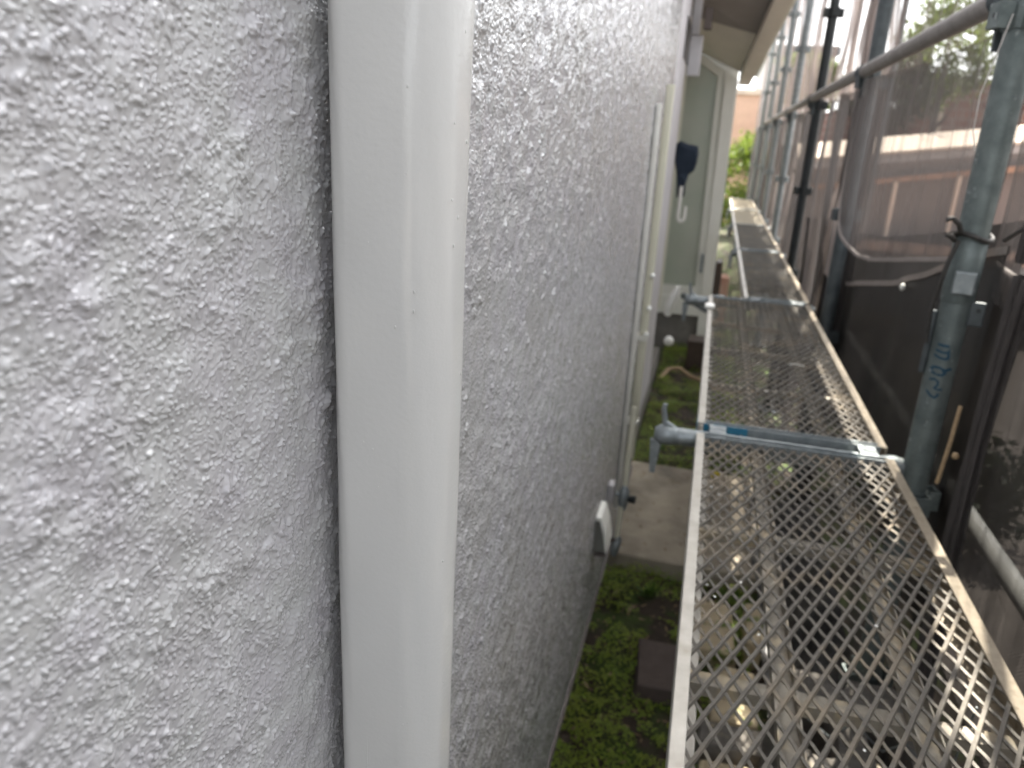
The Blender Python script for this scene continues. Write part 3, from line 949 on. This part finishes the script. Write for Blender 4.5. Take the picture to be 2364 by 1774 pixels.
# near bay (right edge of the picture), posts at y=-0.1 .. 1.63
net('dust_net', 'near upper net right of the blue marked post, grey brown with faint folds', -.1, 1.69, lambda u: 2.15, lin(1.10, 1.30), MT['net'], x=.75, amp=.02, seed=1)
net('dust_net', 'near lower net, very dark, covering the right edge below a slanting hem', -.1, 1.70, lambda u: 1.20 + .16*u**1.5, lambda u: .03, MT['net_dense'], x=.765, amp=.03, seed=2, hem_top=True, nu=120)
net('dust_net', 'upper net of the bay at the photographer\'s back', -3.4, -.13, lambda u: 2.15, lambda u: 1.25, MT['net'], x=.75, amp=.03, seed=61)  # unseen continuation of the nets, added to darken the near wall
net('dust_net', 'lower net of the bay at the photographer\'s back', -3.4, -.13, lambda u: 1.27, lambda u: .03, MT['net_dense'], x=.765, amp=.03, seed=62)
# main bay between post 1 and 2: columns (x, y, z_bottom, z_top)
def net_cols(name, lab, cols, mat, amp, seed, nu=130, nv=50, hem_top=False, hem_bot=False, hem_w=.012, toe=0.0):
    rr = random.Random(seed); ph = [rr.uniform(0, 6.28) for _ in range(6)]
    A = np.array(cols, float)
    d = np.concatenate([[0], np.cumsum(np.hypot(np.diff(A[:, 0]), np.diff(A[:, 1])) + .25*np.abs(np.diff(A[:, 2])) + .25*np.abs(np.diff(A[:, 3])))])
    d /= d[-1]
    us = np.linspace(0, 1, nu)
    c = [np.interp(us, d, A[:, k]) for k in range(4)]
    for k in range(4):        # soften the corners
        q = np.pad(c[k], 3, mode='edge'); c[k][1:-1] = np.convolve(q, np.ones(7)/7, 'valid')[1:-1]
    V = np.linspace(0, 1, nv)[:, None]
    U = us[None, :]
    Z = c[2][None, :] + (c[3] - c[2])[None, :] * V
    pin = np.sin(PI*U)**.4
    X = c[0][None, :] + amp*pin*(np.sin(U*9 + ph[0] + V*1.4)*.5 + np.sin(U*23 + ph[1] - V)*.33 + np.sin(U*47 + ph[2] + V*2.1)*.17) + amp*.25*np.sin(V*7 + U*5 + ph[3])
    X = X - toe * (1 - V)**3
    Y = c[1][None, :] + .3*amp*np.sin(V*3 + U*11 + ph[4])
    o = grid_mesh(name, X, Y, Z, mat)
    tag(o, lab, 'dust net', 'dust nets hung along the scaffold')
    for flag, row in ((hem_top, -1), (hem_bot, 0)):
        if flag:
            m = MB(); k0 = 0
            for i in range(nu):      # flat doubled band along the border
                i2 = min(nu-1, i+1); i1 = max(0, i-1)
                t = Vector((0, Y[row, i2]-Y[row, i1], Z[row, i2]-Z[row, i1])).normalized()
                nn = Vector((0, -t.z, t.y)) * (hem_w if row == 0 else -hem_w)
                p = Vector((X[row, i], Y[row, i], Z[row, i]))
                for a, b in ((p, -.004), (p + nn, -.004), (p + nn, .001), (p, .001)):
                    m.v.append((a.x + b, a.y, a.z))
            for i in range(nu-1):
                for q in range(4):
                    a = 4*i + q; b = 4*i + (q+1) % 4
                    m.f.append((a, b, b+4, a+4))
            m.build('hem', MT['hem'], o, smooth=False)
    return o
def rs(P, x0, x):      # the same border taken at another distance from the wall
    k = (x - .21) / (x0 - .21)
    return (x, P[0]*k, 1.55 + (P[1] - 1.55)*k)
main = []
for (P, x) in (((1.66, 1.36), .735), ((1.88, 1.333), .732), ((2.24, 1.28), .722), ((2.72, 1.215), .705), ((3.0, 1.19), .690), ((3.25, 1.195), .675), ((3.45, 1.225), .665), ((3.56, 1.29), .660), ((3.62, 1.45), .656), ((3.64, 1.72), .656)):
    X_, Y_, Z_ = rs(P, .73, x)
    main.append((X_, Y_, Z_, 1.795))
net_cols('dust_net', 'large grey net below the thick hand rail, with a rounded lower corner', main, MT['net'], .010, 3, 150, 50, hem_bot=True, hem_w=.011)
net('dust_net', 'thin upper net above the nearest hand rail, bright sky and leaves showing through', 1.66, 3.24, lambda u: 2.17, lambda u: 1.80, MT['net_thin'], x=.74, amp=.012, seed=4)
low = [(.755, 1.62, .03, 1.40), (.752, 1.93, .03, 1.339), (.75, 2.17, .03, 1.27), (.75, 2.5, .03, 1.19), (.75, 3.0, .03, 1.10), (.75, 3.45, .03, 1.03), (.75, 3.66, .03, 1.03)]
net_cols('dust_net', 'dark lower net in the main bay with a pale sagging hem', low, MT['net_dense'], .022, 5, 130, 60, hem_top=True, hem_w=.016)
net_cols('dust_net', 'pale folded net strip left of the rounded corner of the grey net', [(.745, 3.52, 1.02, 1.12), (.742, 3.62, 1.02, 1.38), (.742, 3.70, 1.02, 1.50), (.742, 3.86, 1.03, 1.40), (.745, 3.97, 1.10, 1.25)], MT['net_fold'], .012, 8, 40, 30)
net_cols('dust_net', 'second dark layer of net hanging behind the sagging pale hem', [(.80, 1.66, .5, 1.45), (.80, 2.4, .5, 1.345), (.80, 3.0, .5, 1.27), (.80, 3.6, .5, 1.235), (.80, 4.1, .5, 1.25)], MT['net_dense'], .02, 9, 60, 40)
# further bays
ys = [3.10, 4.72, 6.37, 8.0, 9.62, 11.3]
labs_u = ['thin upper net between the dark post and the black post', 'upper net just beyond the black post, striped with light', 'upper net of the fourth bay, crumpled, painted pale as if backlit', 'upper net of the fifth bay, pinkish light behind it', 'upper net of the last bay by the porch fascia']
labs_l = ['folded lower net hanging between the dark post and the black post', 'lower net just beyond the black post, brown with a warm glow', 'lower net of the fourth bay beside the narrow planks', 'lower net of the fifth bay, dull brown', 'lower net of the last bay near the far opening']
for i in range(5):
    a, b = ys[i] + .03, ys[i+1] - .02
    net('dust_net', labs_u[i], a, b, lin([2.17, 2.45, 2.75, 3.0, 3.25][i], [2.45, 2.75, 3.0, 3.25, 3.5][i]), lambda u: 1.79, MT['net_far'], x=.75, amp=.035, seed=20+i, nu=120, freq=1.6)
    net('dust_net', labs_l[i], a, b, lambda u: 1.80, lambda u: .04, MT['net'], x=.745, amp=.045, seed=40+i, nu=140, freq=1.7)
net('dust_net', 'upper net at the very end of the passage', 11.33, 14.2, lin(3.5, 3.9), lambda u: 1.79, MT['net_far'], x=.75, amp=.05, seed=71, nu=120, freq=2)
net('dust_net', 'lower net at the very end of the passage', 11.33, 14.2, lambda u: 1.80, lambda u: .04, MT['net'], x=.745, amp=.06, seed=72, nu=120, freq=2)
# gathered bundles of net tied to the posts
def bundle(y, z0, z1, mat, lab, x=.735, r=.03, seed=0, dy=.0, dx=.0):
    rr = random.Random(seed)
    n = 26; m = 40
    mb = MB()
    ph = [rr.uniform(0, 6.28) for _ in range(4)]
    for k in range(m):
        t = k/(m-1); z = z0 + (z1 - z0)*t
        cx = x + .008*math.sin(t*5 + ph[0]) + dx*t; cy = y + .010*math.sin(t*4 + ph[1]) + dy*(1-t)
        for j in range(n):
            a = 2*PI*j/n
            q = r*(1 + .28*math.sin(a*5 + ph[2] + t*2) + .14*math.sin(a*9 + ph[3] - t*3)) * (.8 + .35*abs(math.sin(t*3.1 + ph[0])))
            mb.v.append((cx + q*.6*math.cos(a), cy + q*1.15*math.sin(a), z))
    for k in range(m-1):
        for j in range(n):
            a = k*n + j; b = k*n + (j+1) % n
            mb.f.append((a, b, b+n, a+n))
    o = mb.build('net_bundle', mat, smooth=True)
    return tag(o, lab, 'net bundle', 'gathered net edges beside the posts')
MT['bundle'] = pbr('bunched_net', (.075, .066, .062), (.045, .04, .038), 30, .8, stretch=(4, 4, .5), bump=.003, bscale=120)
MT['bundle_pale'] = pbr('bunched_net_pale', (.26, .225, .205), (.19, .165, .15), 30, .8, stretch=(4, 4, .5), bump=.003, bscale=120)
bundle(1.50, .10, 1.36, MT['bundle'], 'dark bunched net edge right behind the nearest post', x=.755, r=.024, seed=1)
bundle(1.545, 1.38, 2.6, MT['bundle'], 'bunched net edge above the tie cord, right of the nearest post', x=.76, r=.014, seed=6)
bundle(3.22, .10, 1.75, MT['bundle'], 'dark gathered net falling beside the second post', x=.735, r=.032, seed=2, dy=-.10)
bundle(3.75, .10, 3.2, MT['bundle'], 'long dark fold of net between the second and the black post', x=.76, r=.030, seed=4)
bundle(4.50, .10, 1.2, MT['bundle'], 'dark fold of net against the foot of the black post', x=.745, r=.045, seed=5)

tag(MB().ball((.742, 2.29, 1.205), .0075, 10, 7, (1, 1, 1.4)).build('eyelet', MT['bright_white'], smooth=True), 'pale bead hanging between the two net hems', 'bead')
# tie cords on the near post
def cord(pts, r, lab, mat='cord', nm='tie_cord', n=8):
    return tag(MB().tube(pts, r, n).build(nm, MT[mat], smooth=True), lab, 'cord')
ring = [(POSTX + .0335*math.cos(a), 1.63 + .0335*math.sin(a), 1.412 + .006*math.sin(a*2)) for a in np.linspace(-2.9, 3.3, 26)]
c1 = cord([(.628, 1.585, 1.442), (.636, 1.58, 1.446), (.650, 1.585, 1.436), (.657, 1.592, 1.424)] + ring + [(.652, 1.60, 1.405), (.642, 1.585, 1.413), (.630, 1.58, 1.416)], .0048, 'black tie cord looped round the nearest post, two ends sticking out left')
cord([(.660, 1.60, 1.405), (.652, 1.60, 1.37), (.648, 1.61, 1.32), (.645, 1.62, 1.26), (.650, 1.62, 1.20)], .0045, 'loose black cord end hanging down left of the nearest post')
cord([(.735, 1.60, 1.41), (.755, 1.57, 1.44), (.765, 1.55, 1.50), (.775, 1.54, 1.62), (.785, 1.53, 1.80)], .0040, 'black cord running up right of the nearest post')
cord([(.662, 1.60, 1.79), (.650, 1.60, 1.72), (.640, 1.60, 1.66), (.642, 1.60, 1.60), (.652, 1.60, 1.565)], .0011, 'thin pale thread hanging left of the top of the nearest post', 'rope', 'thread')
cord([(.716, 1.55, 1.10), (.712, 1.545, 1.02), (.708, 1.54, .985), (.705, 1.54, .94)], .0040, 'tan cord end hanging right behind the nearest post', 'tan_cord')
tag(MB().ball((.722, 1.53, 1.005), .007, 10, 7).build('eyelet', MT['tan_cord'], smooth=True), 'round tan eyelet beside the tan cord end', 'eyelet')

# ================================================================== GROUND OBJECTS UNDER THE WALKWAY
def rough_box(name, lab, cat, x0, x1, y0, y1, z0, z1, mat, seed=0, bev=.006, j=.008):
    rr = random.Random(seed)
    m = MB().box(x0, x1, y0, y1, z0, z1)
    m.v = [(a + rr.uniform(-j, j), b + rr.uniform(-j, j), c + rr.uniform(-j*.3, j*.3)) for a, b, c in m.v]
    return tag(m.build(name, mat, bevel=bev), lab, cat)
rough_box('concrete_slab', 'flat brown grey concrete slab between the wall and the planks', 'slab', -.02, .56, 2.57, 3.47, -.03, .065, MT['concrete'], 1, .008, .004)
rough_box('paving_stone', 'dark reddish square stone in the moss beside the plank edge', 'stone', .165, .33, 1.88, 2.10, -.02, .045, MT['redstone'], 3, .006, .012)
rough_box('paving_stone', 'pale sunlit square stone under the near plank, moss on its corner', 'stone', .385, .50, 1.78, 2.02, -.02, .07, MT['stone'], 4, .01, .01)
rough_box('paving_stone', 'second pale stone below the near plank, further from the wall stone row', 'stone', .33, .45, 2.10, 2.36, -.02, .06, MT['stone'], 5, .012, .015)
rough_box('paving_stone', 'small cream rock standing next to the pale stones under the plank', 'stone', .475, .53, 2.12, 2.34, -.02, .10, MT['stone'], 6, .014, .012)
rough_box('paving_stone', 'pale mossy stone at the very bottom under the plank', 'stone', .36, .52, 1.42, 1.62, -.02, .08, MT['stone'], 8, .012, .012)
rough_box('concrete_curb', 'long narrow grey curb stone lying across under the near plank', 'curb', .345, .62, 1.65, 1.735, -.02, .10, MT['block'], 9, .006, .006)
# hollow concrete block with oval holes
def hollow_block():
    t = thing('hollow_block', 'grey concrete block with rounded holes seen through the near grating', 'block')
    z0, z1 = .02, .50
    x0, x1, y0, y1 = .462, .722, 1.16, 1.47
    bm = bmesh.new()
    # deck with three holes, made as outline strips
    holes = [(.533, 1.31, .033, .085), (.655, 1.31, .036, .085)]
    n = 24
    m = MB()
    xs = [x0, .592, x1]
    for h, (cx, cy, rx, ry) in enumerate(holes):
        xa, xb = xs[h], xs[h+1]
        inner, outer = [], []
        for k in range(n):
            a = 2*PI*k/n
            c, s = math.cos(a), math.sin(a)
            e = .6
            inner.append((cx + rx*math.copysign(abs(c)**e, c), cy + ry*math.copysign(abs(s)**e, s)))
            # project on rectangle
            hx, hy = (xb - xa)/2, (y1 - y0)/2
            t_ = 1/max(abs(c)/hx, abs(s)/hy)
            outer.append(((xa+xb)/2 + c*t_, (y0+y1)/2 + s*t_))
        b0 = len(m.v)
        for z in (z1, z0):
            for p in inner: m.v.append((p[0], p[1], z))
            for p in outer: m.v.append((p[0], p[1], z))
        for k in range(n):
            j = (k+1) % n
            m.f.append((b0+k, b0+j, b0+n+j, b0+n+k))
            m.f.append((b0+2*n+k, b0+3*n+k, b0+3*n+j, b0+2*n+j))
            m.f.append((b0+k, b0+2*n+k, b0+2*n+j, b0+j))
            m.f.append((b0+n+k, b0+n+j, b0+3*n+j, b0+3*n+k))
    m.build('block_body', MT['block'], t)
    return t
hollow_block()
for k, (a, b) in enumerate((((.505, 1.30, .52), (.53, 1.12, .66)), ((.60, 1.30, .52), (.60, 1.08, .68)), ((.67, 1.30, .52), (.70, 1.08, .64)))):
    cord([a, ((a[0]+b[0])/2 + .012, (a[1]+b[1])/2, (a[2]+b[2])/2 - .03), b], .0016, ['thin bent wire over the left hole of the concrete block', 'middle one of the three thin wires over the concrete block', 'thin bent wire over the right hole of the concrete block'][k], 'galv', 'wire', 6)
tag(MB().tube([(.33, 2.60, .42), (.335, 2.60, .435), (.35, 2.61, .43)], .007, 6).build('tape_scrap', MT['yellow']), 'small yellow tape scrap under the near grating', 'tape')
cord([(.33, 2.60, .42), (.345, 2.66, .25), (.34, 2.7, .07)], .002, 'thin stalk holding up the yellow scrap above the slab', 'galv', 'stalk', 6)
o = MB(); o.v = [(.60, 1.00, .62), (.64, 1.02, .615), (.65, .955, .60), (.615, .95, .63)]; o.f = [(0, 1, 2, 3)]
o = o.build('tape_scrap', MT['green_tape']); tag(o, 'green tape scrap under the lower right of the grating', 'tape')
sf = o.modifiers.new('t', 'SOLIDIFY'); sf.thickness = .002
cord([(.60, .99, .62), (.61, .93, .78), (.605, .90, .905)], .0015, 'wire from which the green scrap hangs', 'galv', 'wire', 6)
# hose / pale root at the far end of the moss strip
cord([(-.0, 5.05, .02), (.05, 5.20, .05), (.12, 5.22, .06), (.20, 5.12, .04), (.30, 5.1, .02)], .013, 'pale curved hose lying on the moss near the porch base', 'tan_cord', 'hose', 10)
# tan bricks near the porch foot
rough_box('brick', 'dark brown block at the foot of the porch base', 'brick', .16, .34, 5.4, 5.6, 0, .22, MT['brown_metal'], 12, .006, .01)
rough_box('brick', 'pink lit brick beyond the plank joint beside the porch post', 'brick', .34, .42, 6.9, 7.1, .0, .45, MT['pink'], 13, .006, .01)
rough_box('brick', 'dark timber end beside the pink lit brick', 'timber', .29, .345, 6.6, 6.8, .0, .62, MT['brown_metal'], 14, .006, .01)

# black sheet, added to darken the ground under the outer planks
def black_sheet():
    ys_ = np.linspace(.7, 3.2, 90); xs_ = np.linspace(.53, .74, 22)
    X, Y = np.meshgrid(xs_, ys_)
    edge = .03*(vnoise(Y*6, X*0, 91) - .5)
    X2 = X + edge * (X < .6)
    Z = .04 + .05*vnoise(X*14, Y*9, 92) + .02*vnoise(X*40, Y*26, 93) + .15*np.clip((X-.60)/.14, 0, 1)
    o = grid_mesh('dark_ground_sheet', X2, Y, Z, MT['plastic'])
    tag(o, 'crumpled black plastic sheet added to darken the ground under the outer side of the planks', 'plastic sheet')
MT['plastic'] = pbr('black_plastic', (.012, .012, .012), (.02, .02, .019), 8, .35, bump=.004, bscale=30)
black_sheet()
# moss / small weeds
def moss():
    n = 120000
    xs = RNG.uniform(-.02, .72, n); yy = RNG.uniform(.9, 7.2, n)**1.0
    dens = vnoise(xs*9, yy*9, 77)*.6 + vnoise(xs*24, yy*24, 78)*.4
    ok = (dens > .42) & ~((xs < .57) & (yy > 2.55) & (yy < 3.49)) & ~((xs > .16) & (xs < .34) & (yy > 1.87) & (yy < 2.11))
    ok &= ~((xs > .33) & (yy > 1.4) & (yy < 2.4) & (dens < .56)) & (RNG.rand(n) < np.where(xs > .5, 0.0, 1.0))
    xs = xs[ok]; yy = yy[ok]; dens = dens[ok]; k = len(xs)
    zb = .03*(vnoise(xs*7, yy*7, 3)-.5) + .012*(vnoise(xs*40, yy*40, 4)-.5)
    h = .008 + .05*np.clip(dens-.42, 0, .3)/.3 * RNG.rand(k)
    s = RNG.uniform(.0025, .0070, k)
    az = RNG.uniform(0, 2*PI, k); tilt = RNG.uniform(-.7, .7, k)
    ca, sa = np.cos(az), np.sin(az)
    V = np.zeros((k, 4, 3))
    for i, (a, b) in enumerate(((-1, 0), (0, -.6), (1, 0), (0, .6))):
        lx = a*s; ly = b*s
        V[:, i, 0] = xs + lx*ca - ly*sa
        V[:, i, 1] = yy + lx*sa + ly*ca
        V[:, i, 2] = zb + h + lx*np.sin(tilt)
    me = bpy.data.meshes.new('moss_cover')
    me.from_pydata(V.reshape(-1, 3).tolist(), [], np.arange(4*k).reshape(-1, 4).tolist())
    me.materials.append(MT['moss'])
    o = bpy.data.objects.new('moss_cover', me); COL.objects.link(o)
    o['kind'] = 'stuff'; o['label'] = 'green moss and tiny leaves covering the soil by the wall'; o['category'] = 'moss'
moss()
def litter():
    n = 2600
    xs = RNG.uniform(-.01, .70, n); yy = RNG.uniform(.9, 7.0, n)
    k = n
    zb = .03*(vnoise(xs*7, yy*7, 3)-.5) + .012*(vnoise(xs*40, yy*40, 4)-.5) + RNG.uniform(.006, .03, k)
    onslab = (xs < .57) & (yy > 2.55) & (yy < 3.49)
    zb = np.where(onslab, .0675, zb)
    keep = ~onslab | (RNG.rand(k) < .25)
    s = RNG.uniform(.003, .012, k); az = RNG.uniform(0, 2*PI, k); tl = RNG.uniform(-.6, .6, k) * ~onslab
    V = np.zeros((k, 4, 3))
    for i, (a, b) in enumerate(((-1.3, 0), (0, -.45), (1.3, 0), (.1, .5))):
        lx = a*s; ly = b*s
        V[:, i, 0] = xs + lx*np.cos(az) - ly*np.sin(az); V[:, i, 1] = yy + lx*np.sin(az) + ly*np.cos(az); V[:, i, 2] = zb + lx*np.sin(tl)
    V = V[keep]; k = len(V)
    me = bpy.data.meshes.new('leaf_litter')
    me.from_pydata(V.reshape(-1, 3).tolist(), [], np.arange(4*k).reshape(-1, 4).tolist())
    me.materials.append(pbr('dry_leaf', (.26, .19, .10), (.13, .09, .05), 18, .8))
    o = bpy.data.objects.new('leaf_litter', me); COL.objects.link(o)
    o['kind'] = 'stuff'; o['label'] = 'dry leaf litter scattered over soil and moss'; o['category'] = 'leaf litter'
litter()
def weed(x, y, s, lab, seed):
    rr = random.Random(seed); m = MB()
    for k in range(9):
        a = rr.uniform(0, 6.28); L = s*rr.uniform(.6, 1.2); e = rr.uniform(.3, 1.2)
        d = Vector((math.cos(a)*math.cos(e), math.sin(a)*math.cos(e), math.sin(e)))
        sd_ = Vector((-math.sin(a), math.cos(a), 0))
        b = Vector((x, y, .015)); w_ = s*.28
        k0 = len(m.v)
        m.v += [tuple(b), tuple(b + d*L*.5 + sd_*w_ + Vector((0, 0, .004))), tuple(b + d*L), tuple(b + d*L*.5 - sd_*w_ + Vector((0, 0, .004)))]
        m.f.append((k0, k0+1, k0+2, k0+3))
    tag(m.build('weed', MT['weed']), lab, 'weed', 'small weeds along the wall foot')
weed(.16, 2.40, .055, 'bluish green weed in the moss just before the slab', 1)
weed(.44, 2.44, .06, 'leafy weed between the slab and the pale stones under the plank', 2)
weed(.44, 1.90, .03, 'tiny weed growing on the pale square stone', 3)
weed(.10, 3.75, .06, 'weed beyond the slab by the wedge of the transom', 4)
weed(.95, 2.9, .16, 'weed outside the dark lower net', 5)
weed(.98, 3.6, .20, 'bushy weed seen dimly through the dark lower net', 6)

# ================================================================== BEYOND THE NET
# boundary wall with sloping sunlit coping
bw = thing('boundary_wall', 'brown rendered boundary wall with a sunlit cream coping beyond the nets', 'wall')
def zt(x): return 1.50 + (x - 1.49) * .140
X0, X1, YW = 1.02, 6.5, 9.0
MB().poly_prism([(X0, 0), (X1, 0), (X1, zt(X1) - .09), (X0, zt(X0) - .09)], 'y', YW, YW + .15).build('panel', MT['render_brown'], bw)
MB().poly_prism([(X0, zt(X0) - .089), (X1, zt(X1) - .089), (X1, zt(X1)), (X0, zt(X0))], 'y', YW - .004, YW + .154).build('band', MT['greystrip'], bw)
mb = MB(); sl_ = .15
for (yy_, dz) in ((YW - .03, .001), (YW + .36, .001 + sl_)):
    for x_ in (X0, X1): mb.v += [(x_, yy_, zt(x_) + dz), (x_, yy_, zt(x_) + dz + .025)]
mb.f = [(0, 2, 3, 1), (4, 5, 7, 6), (1, 3, 7, 5), (0, 4, 6, 2), (0, 1, 5, 4), (2, 6, 7, 3)]
mb.build('coping', MT['coping'], bw)
def zr(x): return 1.20 + (x - 1.49)*.16
rail = thing('wall_rail', 'rust orange rail running up along the brown boundary wall', 'rail')
MB().poly_prism([(1.2, zr(1.2)), (4.2, zr(4.2)), (4.2, zr(4.2) + .06), (1.2, zr(1.2) + .05)], 'y', YW - .10, YW - .06).build('rail_board', MT['orange'], rail)
for x in (1.98, 2.56):
    MB().box(x, x + .04, YW - .14, YW - .102, 0, zr(x) + .01).build('rail_post', MT['coping'], rail)
pe = thing('planter_edge', 'low pinkish sunlit planter edge in front of the boundary wall', 'planter')
MB().box(1.42, 4.5, 7.6, 8.6, 0, .675).build('planter_wall', MT['greystrip'], pe)
MB().box(1.40, 4.52, 7.58, 8.62, .676, .72).build('coping', MT['pink'], pe)
# small amber plate on the ground outside
tag(MB().poly_prism([(1.0, .725), (1.19, .725), (1.19, .80), (1.0, .80)], 'y', 4.0, 4.02).build('amber_plate', MT['plate'], bevel=.004), 'small amber plate low outside the dark net', 'plate')
tag(MB().tube([(1.0, 3.75, .02), (1.0, 3.257, .721), (1.0, 2.93, 1.18)], .024, 14).build('brace_tube', MT['black_paint'], smooth=True), 'dark diagonal brace tube standing outside the lower net', 'tube')
tag(MB().tube([(1.09, 4.03, .01), (1.09, 4.03, .74)], .012, 8).build('sign_stake', MT['galv_dark'], smooth=True), 'thin stake carrying the amber plate', 'stake')

bh = thing('brick_house', 'red brick house behind the boundary wall', 'house')
MB().box(1.75, 9.5, 12.0, 16, 0, 2.14).build('brick_wall', MT['brick'], bh)
MB().box(2.62, 9.5, 11.6, 11.99, 0, 2.52).build('brick_wall', MT['brick'], bh)
MB().box(1.7, 9.6, 11.9, 16.2, 2.53, 2.56).build('roof', MT['roof'], bh)
MB().box(2.86, 2.92, 11.5, 11.59, 0, 2.4).build('drain_pipe', MT['coping'], bh)
wh = thing('white_house', 'pale two storey house far behind the nets on the left', 'house')
MB().box(.95, 2.35, 20, 26, 0, 3.6).build('wall', MT['white_wall'], wh)
MB().box(.8, 2.5, 19.7, 26.3, 3.61, 3.8).build('roof', MT['roof'], wh)
for z in (.9, 2.5):
    wf = MB().box(1.3, 1.9, 19.93, 19.99, z, z + .8).build('window', MT['frame_white'], wh)
    MB().box(1.35, 1.85, 19.92, 19.928, z + .05, z + .75).build('pane', MT['glass_dark'], wf)
th_ = thing('terracotta_wall', 'terracotta orange wall closing the far end of the passage', 'wall')
MB().box(-.6, .92, 17.0, 17.3, 0, 2.55).build('wall_panel', MT['pink_wall'], th_)
MB().box(-.65, .95, 16.95, 17.35, 2.551, 2.65).build('coping', MT['coping'], th_)

pole = thing('utility_pole', 'brown utility pole rising behind the thin upper net', 'pole')
MB().tube([(1.41, 8.0, 0), (1.41, 8.0, 6.5)], [.085, .07], 18).build('pole_shaft', MT['wood_pole'], pole, smooth=True)
MB().box(.9, 1.9, 7.86, 7.92, 5.6, 5.7).build('cross_arm', MT['wood_pole'], pole)
tag(MB().tube([(1.02, 6.3, 0), (1.02, 6.3, 5)], .02, 12).build('steel_pole', MT['galv_dark'], smooth=True), 'thin dark steel pole next to the brown utility pole', 'pole')
tag(MB().tube([(1.68, 8.4, 0), (1.68, 8.4, 5)], .03, 12).build('steel_pole', MT['galv_dark'], smooth=True), 'thin dark pole right of the brown utility pole', 'pole')

def tree(lab, x, y, h, cr, cz, mat, seed, n=5200, ls=.05, squash=.9, cat='tree', nm='tree'):
    rr = np.random.RandomState(seed); r2 = random.Random(seed)
    t = thing(nm, lab, cat, (0, 0, 0))
    m = MB()
    m.tube([(x, y, 0), (x + .04*h*.3, y, cz*.5), (x, y + .03, cz + cr*.2)], [.035*h*.5, .026*h*.5, .012*h*.5], 10)
    for k in range(7):
        a = r2.uniform(0, 6.28); e = r2.uniform(.2, 1.1)
        s0 = Vector((x, y, cz*r2.uniform(.55, 1.0)))
        d = Vector((math.cos(a)*math.cos(e), math.sin(a)*math.cos(e), math.sin(e)))
        m.tube([s0, s0 + d*cr*.45, s0 + d*cr*.85 + Vector((0, 0, .05))], [.012*h*.5, .007*h*.5, .003*h*.5], 6)
    m.build('trunk', MT['bark'], t, smooth=True)
    # leaf clumps
    nc = 46
    dirs = rr.normal(size=(nc, 3)); dirs /= np.linalg.norm(dirs, axis=1)[:, None]
    rad_ = cr * rr.uniform(.35, 1.0, nc)**.6
    C = dirs * rad_[:, None]; C[:, 2] *= squash
    cl = rr.randint(0, nc, n)
    P = C[cl] + rr.normal(size=(n, 3)) * cr * .15
    P += np.array([x, y, cz + cr*.45])
    P = P[P[:, 2] > .1]; n = len(P)
    a1 = rr.normal(size=(n, 3)); a1 /= np.linalg.norm(a1, axis=1)[:, None]
    b1 = rr.normal(size=(n, 3)); b1 = np.cross(a1, b1); b1 /= np.linalg.norm(b1, axis=1)[:, None]
    s = ls * rr.uniform(.6, 1.4, n)[:, None]
    V = np.stack([P - a1*s, P - b1*s*.5, P + a1*s, P + b1*s*.5], axis=1).reshape(-1, 3)
    me = bpy.data.meshes.new('crown')
    me.from_pydata(V.tolist(), [], np.arange(4*n).reshape(-1, 4).tolist())
    me.materials.append(mat)
    o = bpy.data.objects.new('crown', me); COL.objects.link(o); o.parent = t
    return t
tree('yellow green tree showing above the thick hand rail at the upper right', 2.60, 10.5, 3, .52, 2.48, MT['leaf'], 1, 4200, .035, 1.1)
tree('dark evergreen tree behind the grey net under the rail', 2.02, 10.3, 2.5, .46, 1.98, MT['leaf_dark'], 2, 5500, .035)
tree('small leafy tree at the left beyond the black post', 1.15, 10.6, 3, .38, 2.2, MT['leaf'], 3, 2600, .035)
tree('yellow green shrub at the far end of the passage', .55, 14.6, 2.2, .55, .7, MT['leaf'], 4, 4500, .04, 1.5, 'shrub', 'shrub')
tree('low bush outside the lower dark net', 1.35, 3.3, 1, .26, .12, MT['leaf_dark'], 6, 2600, .022, .8, 'shrub', 'shrub')
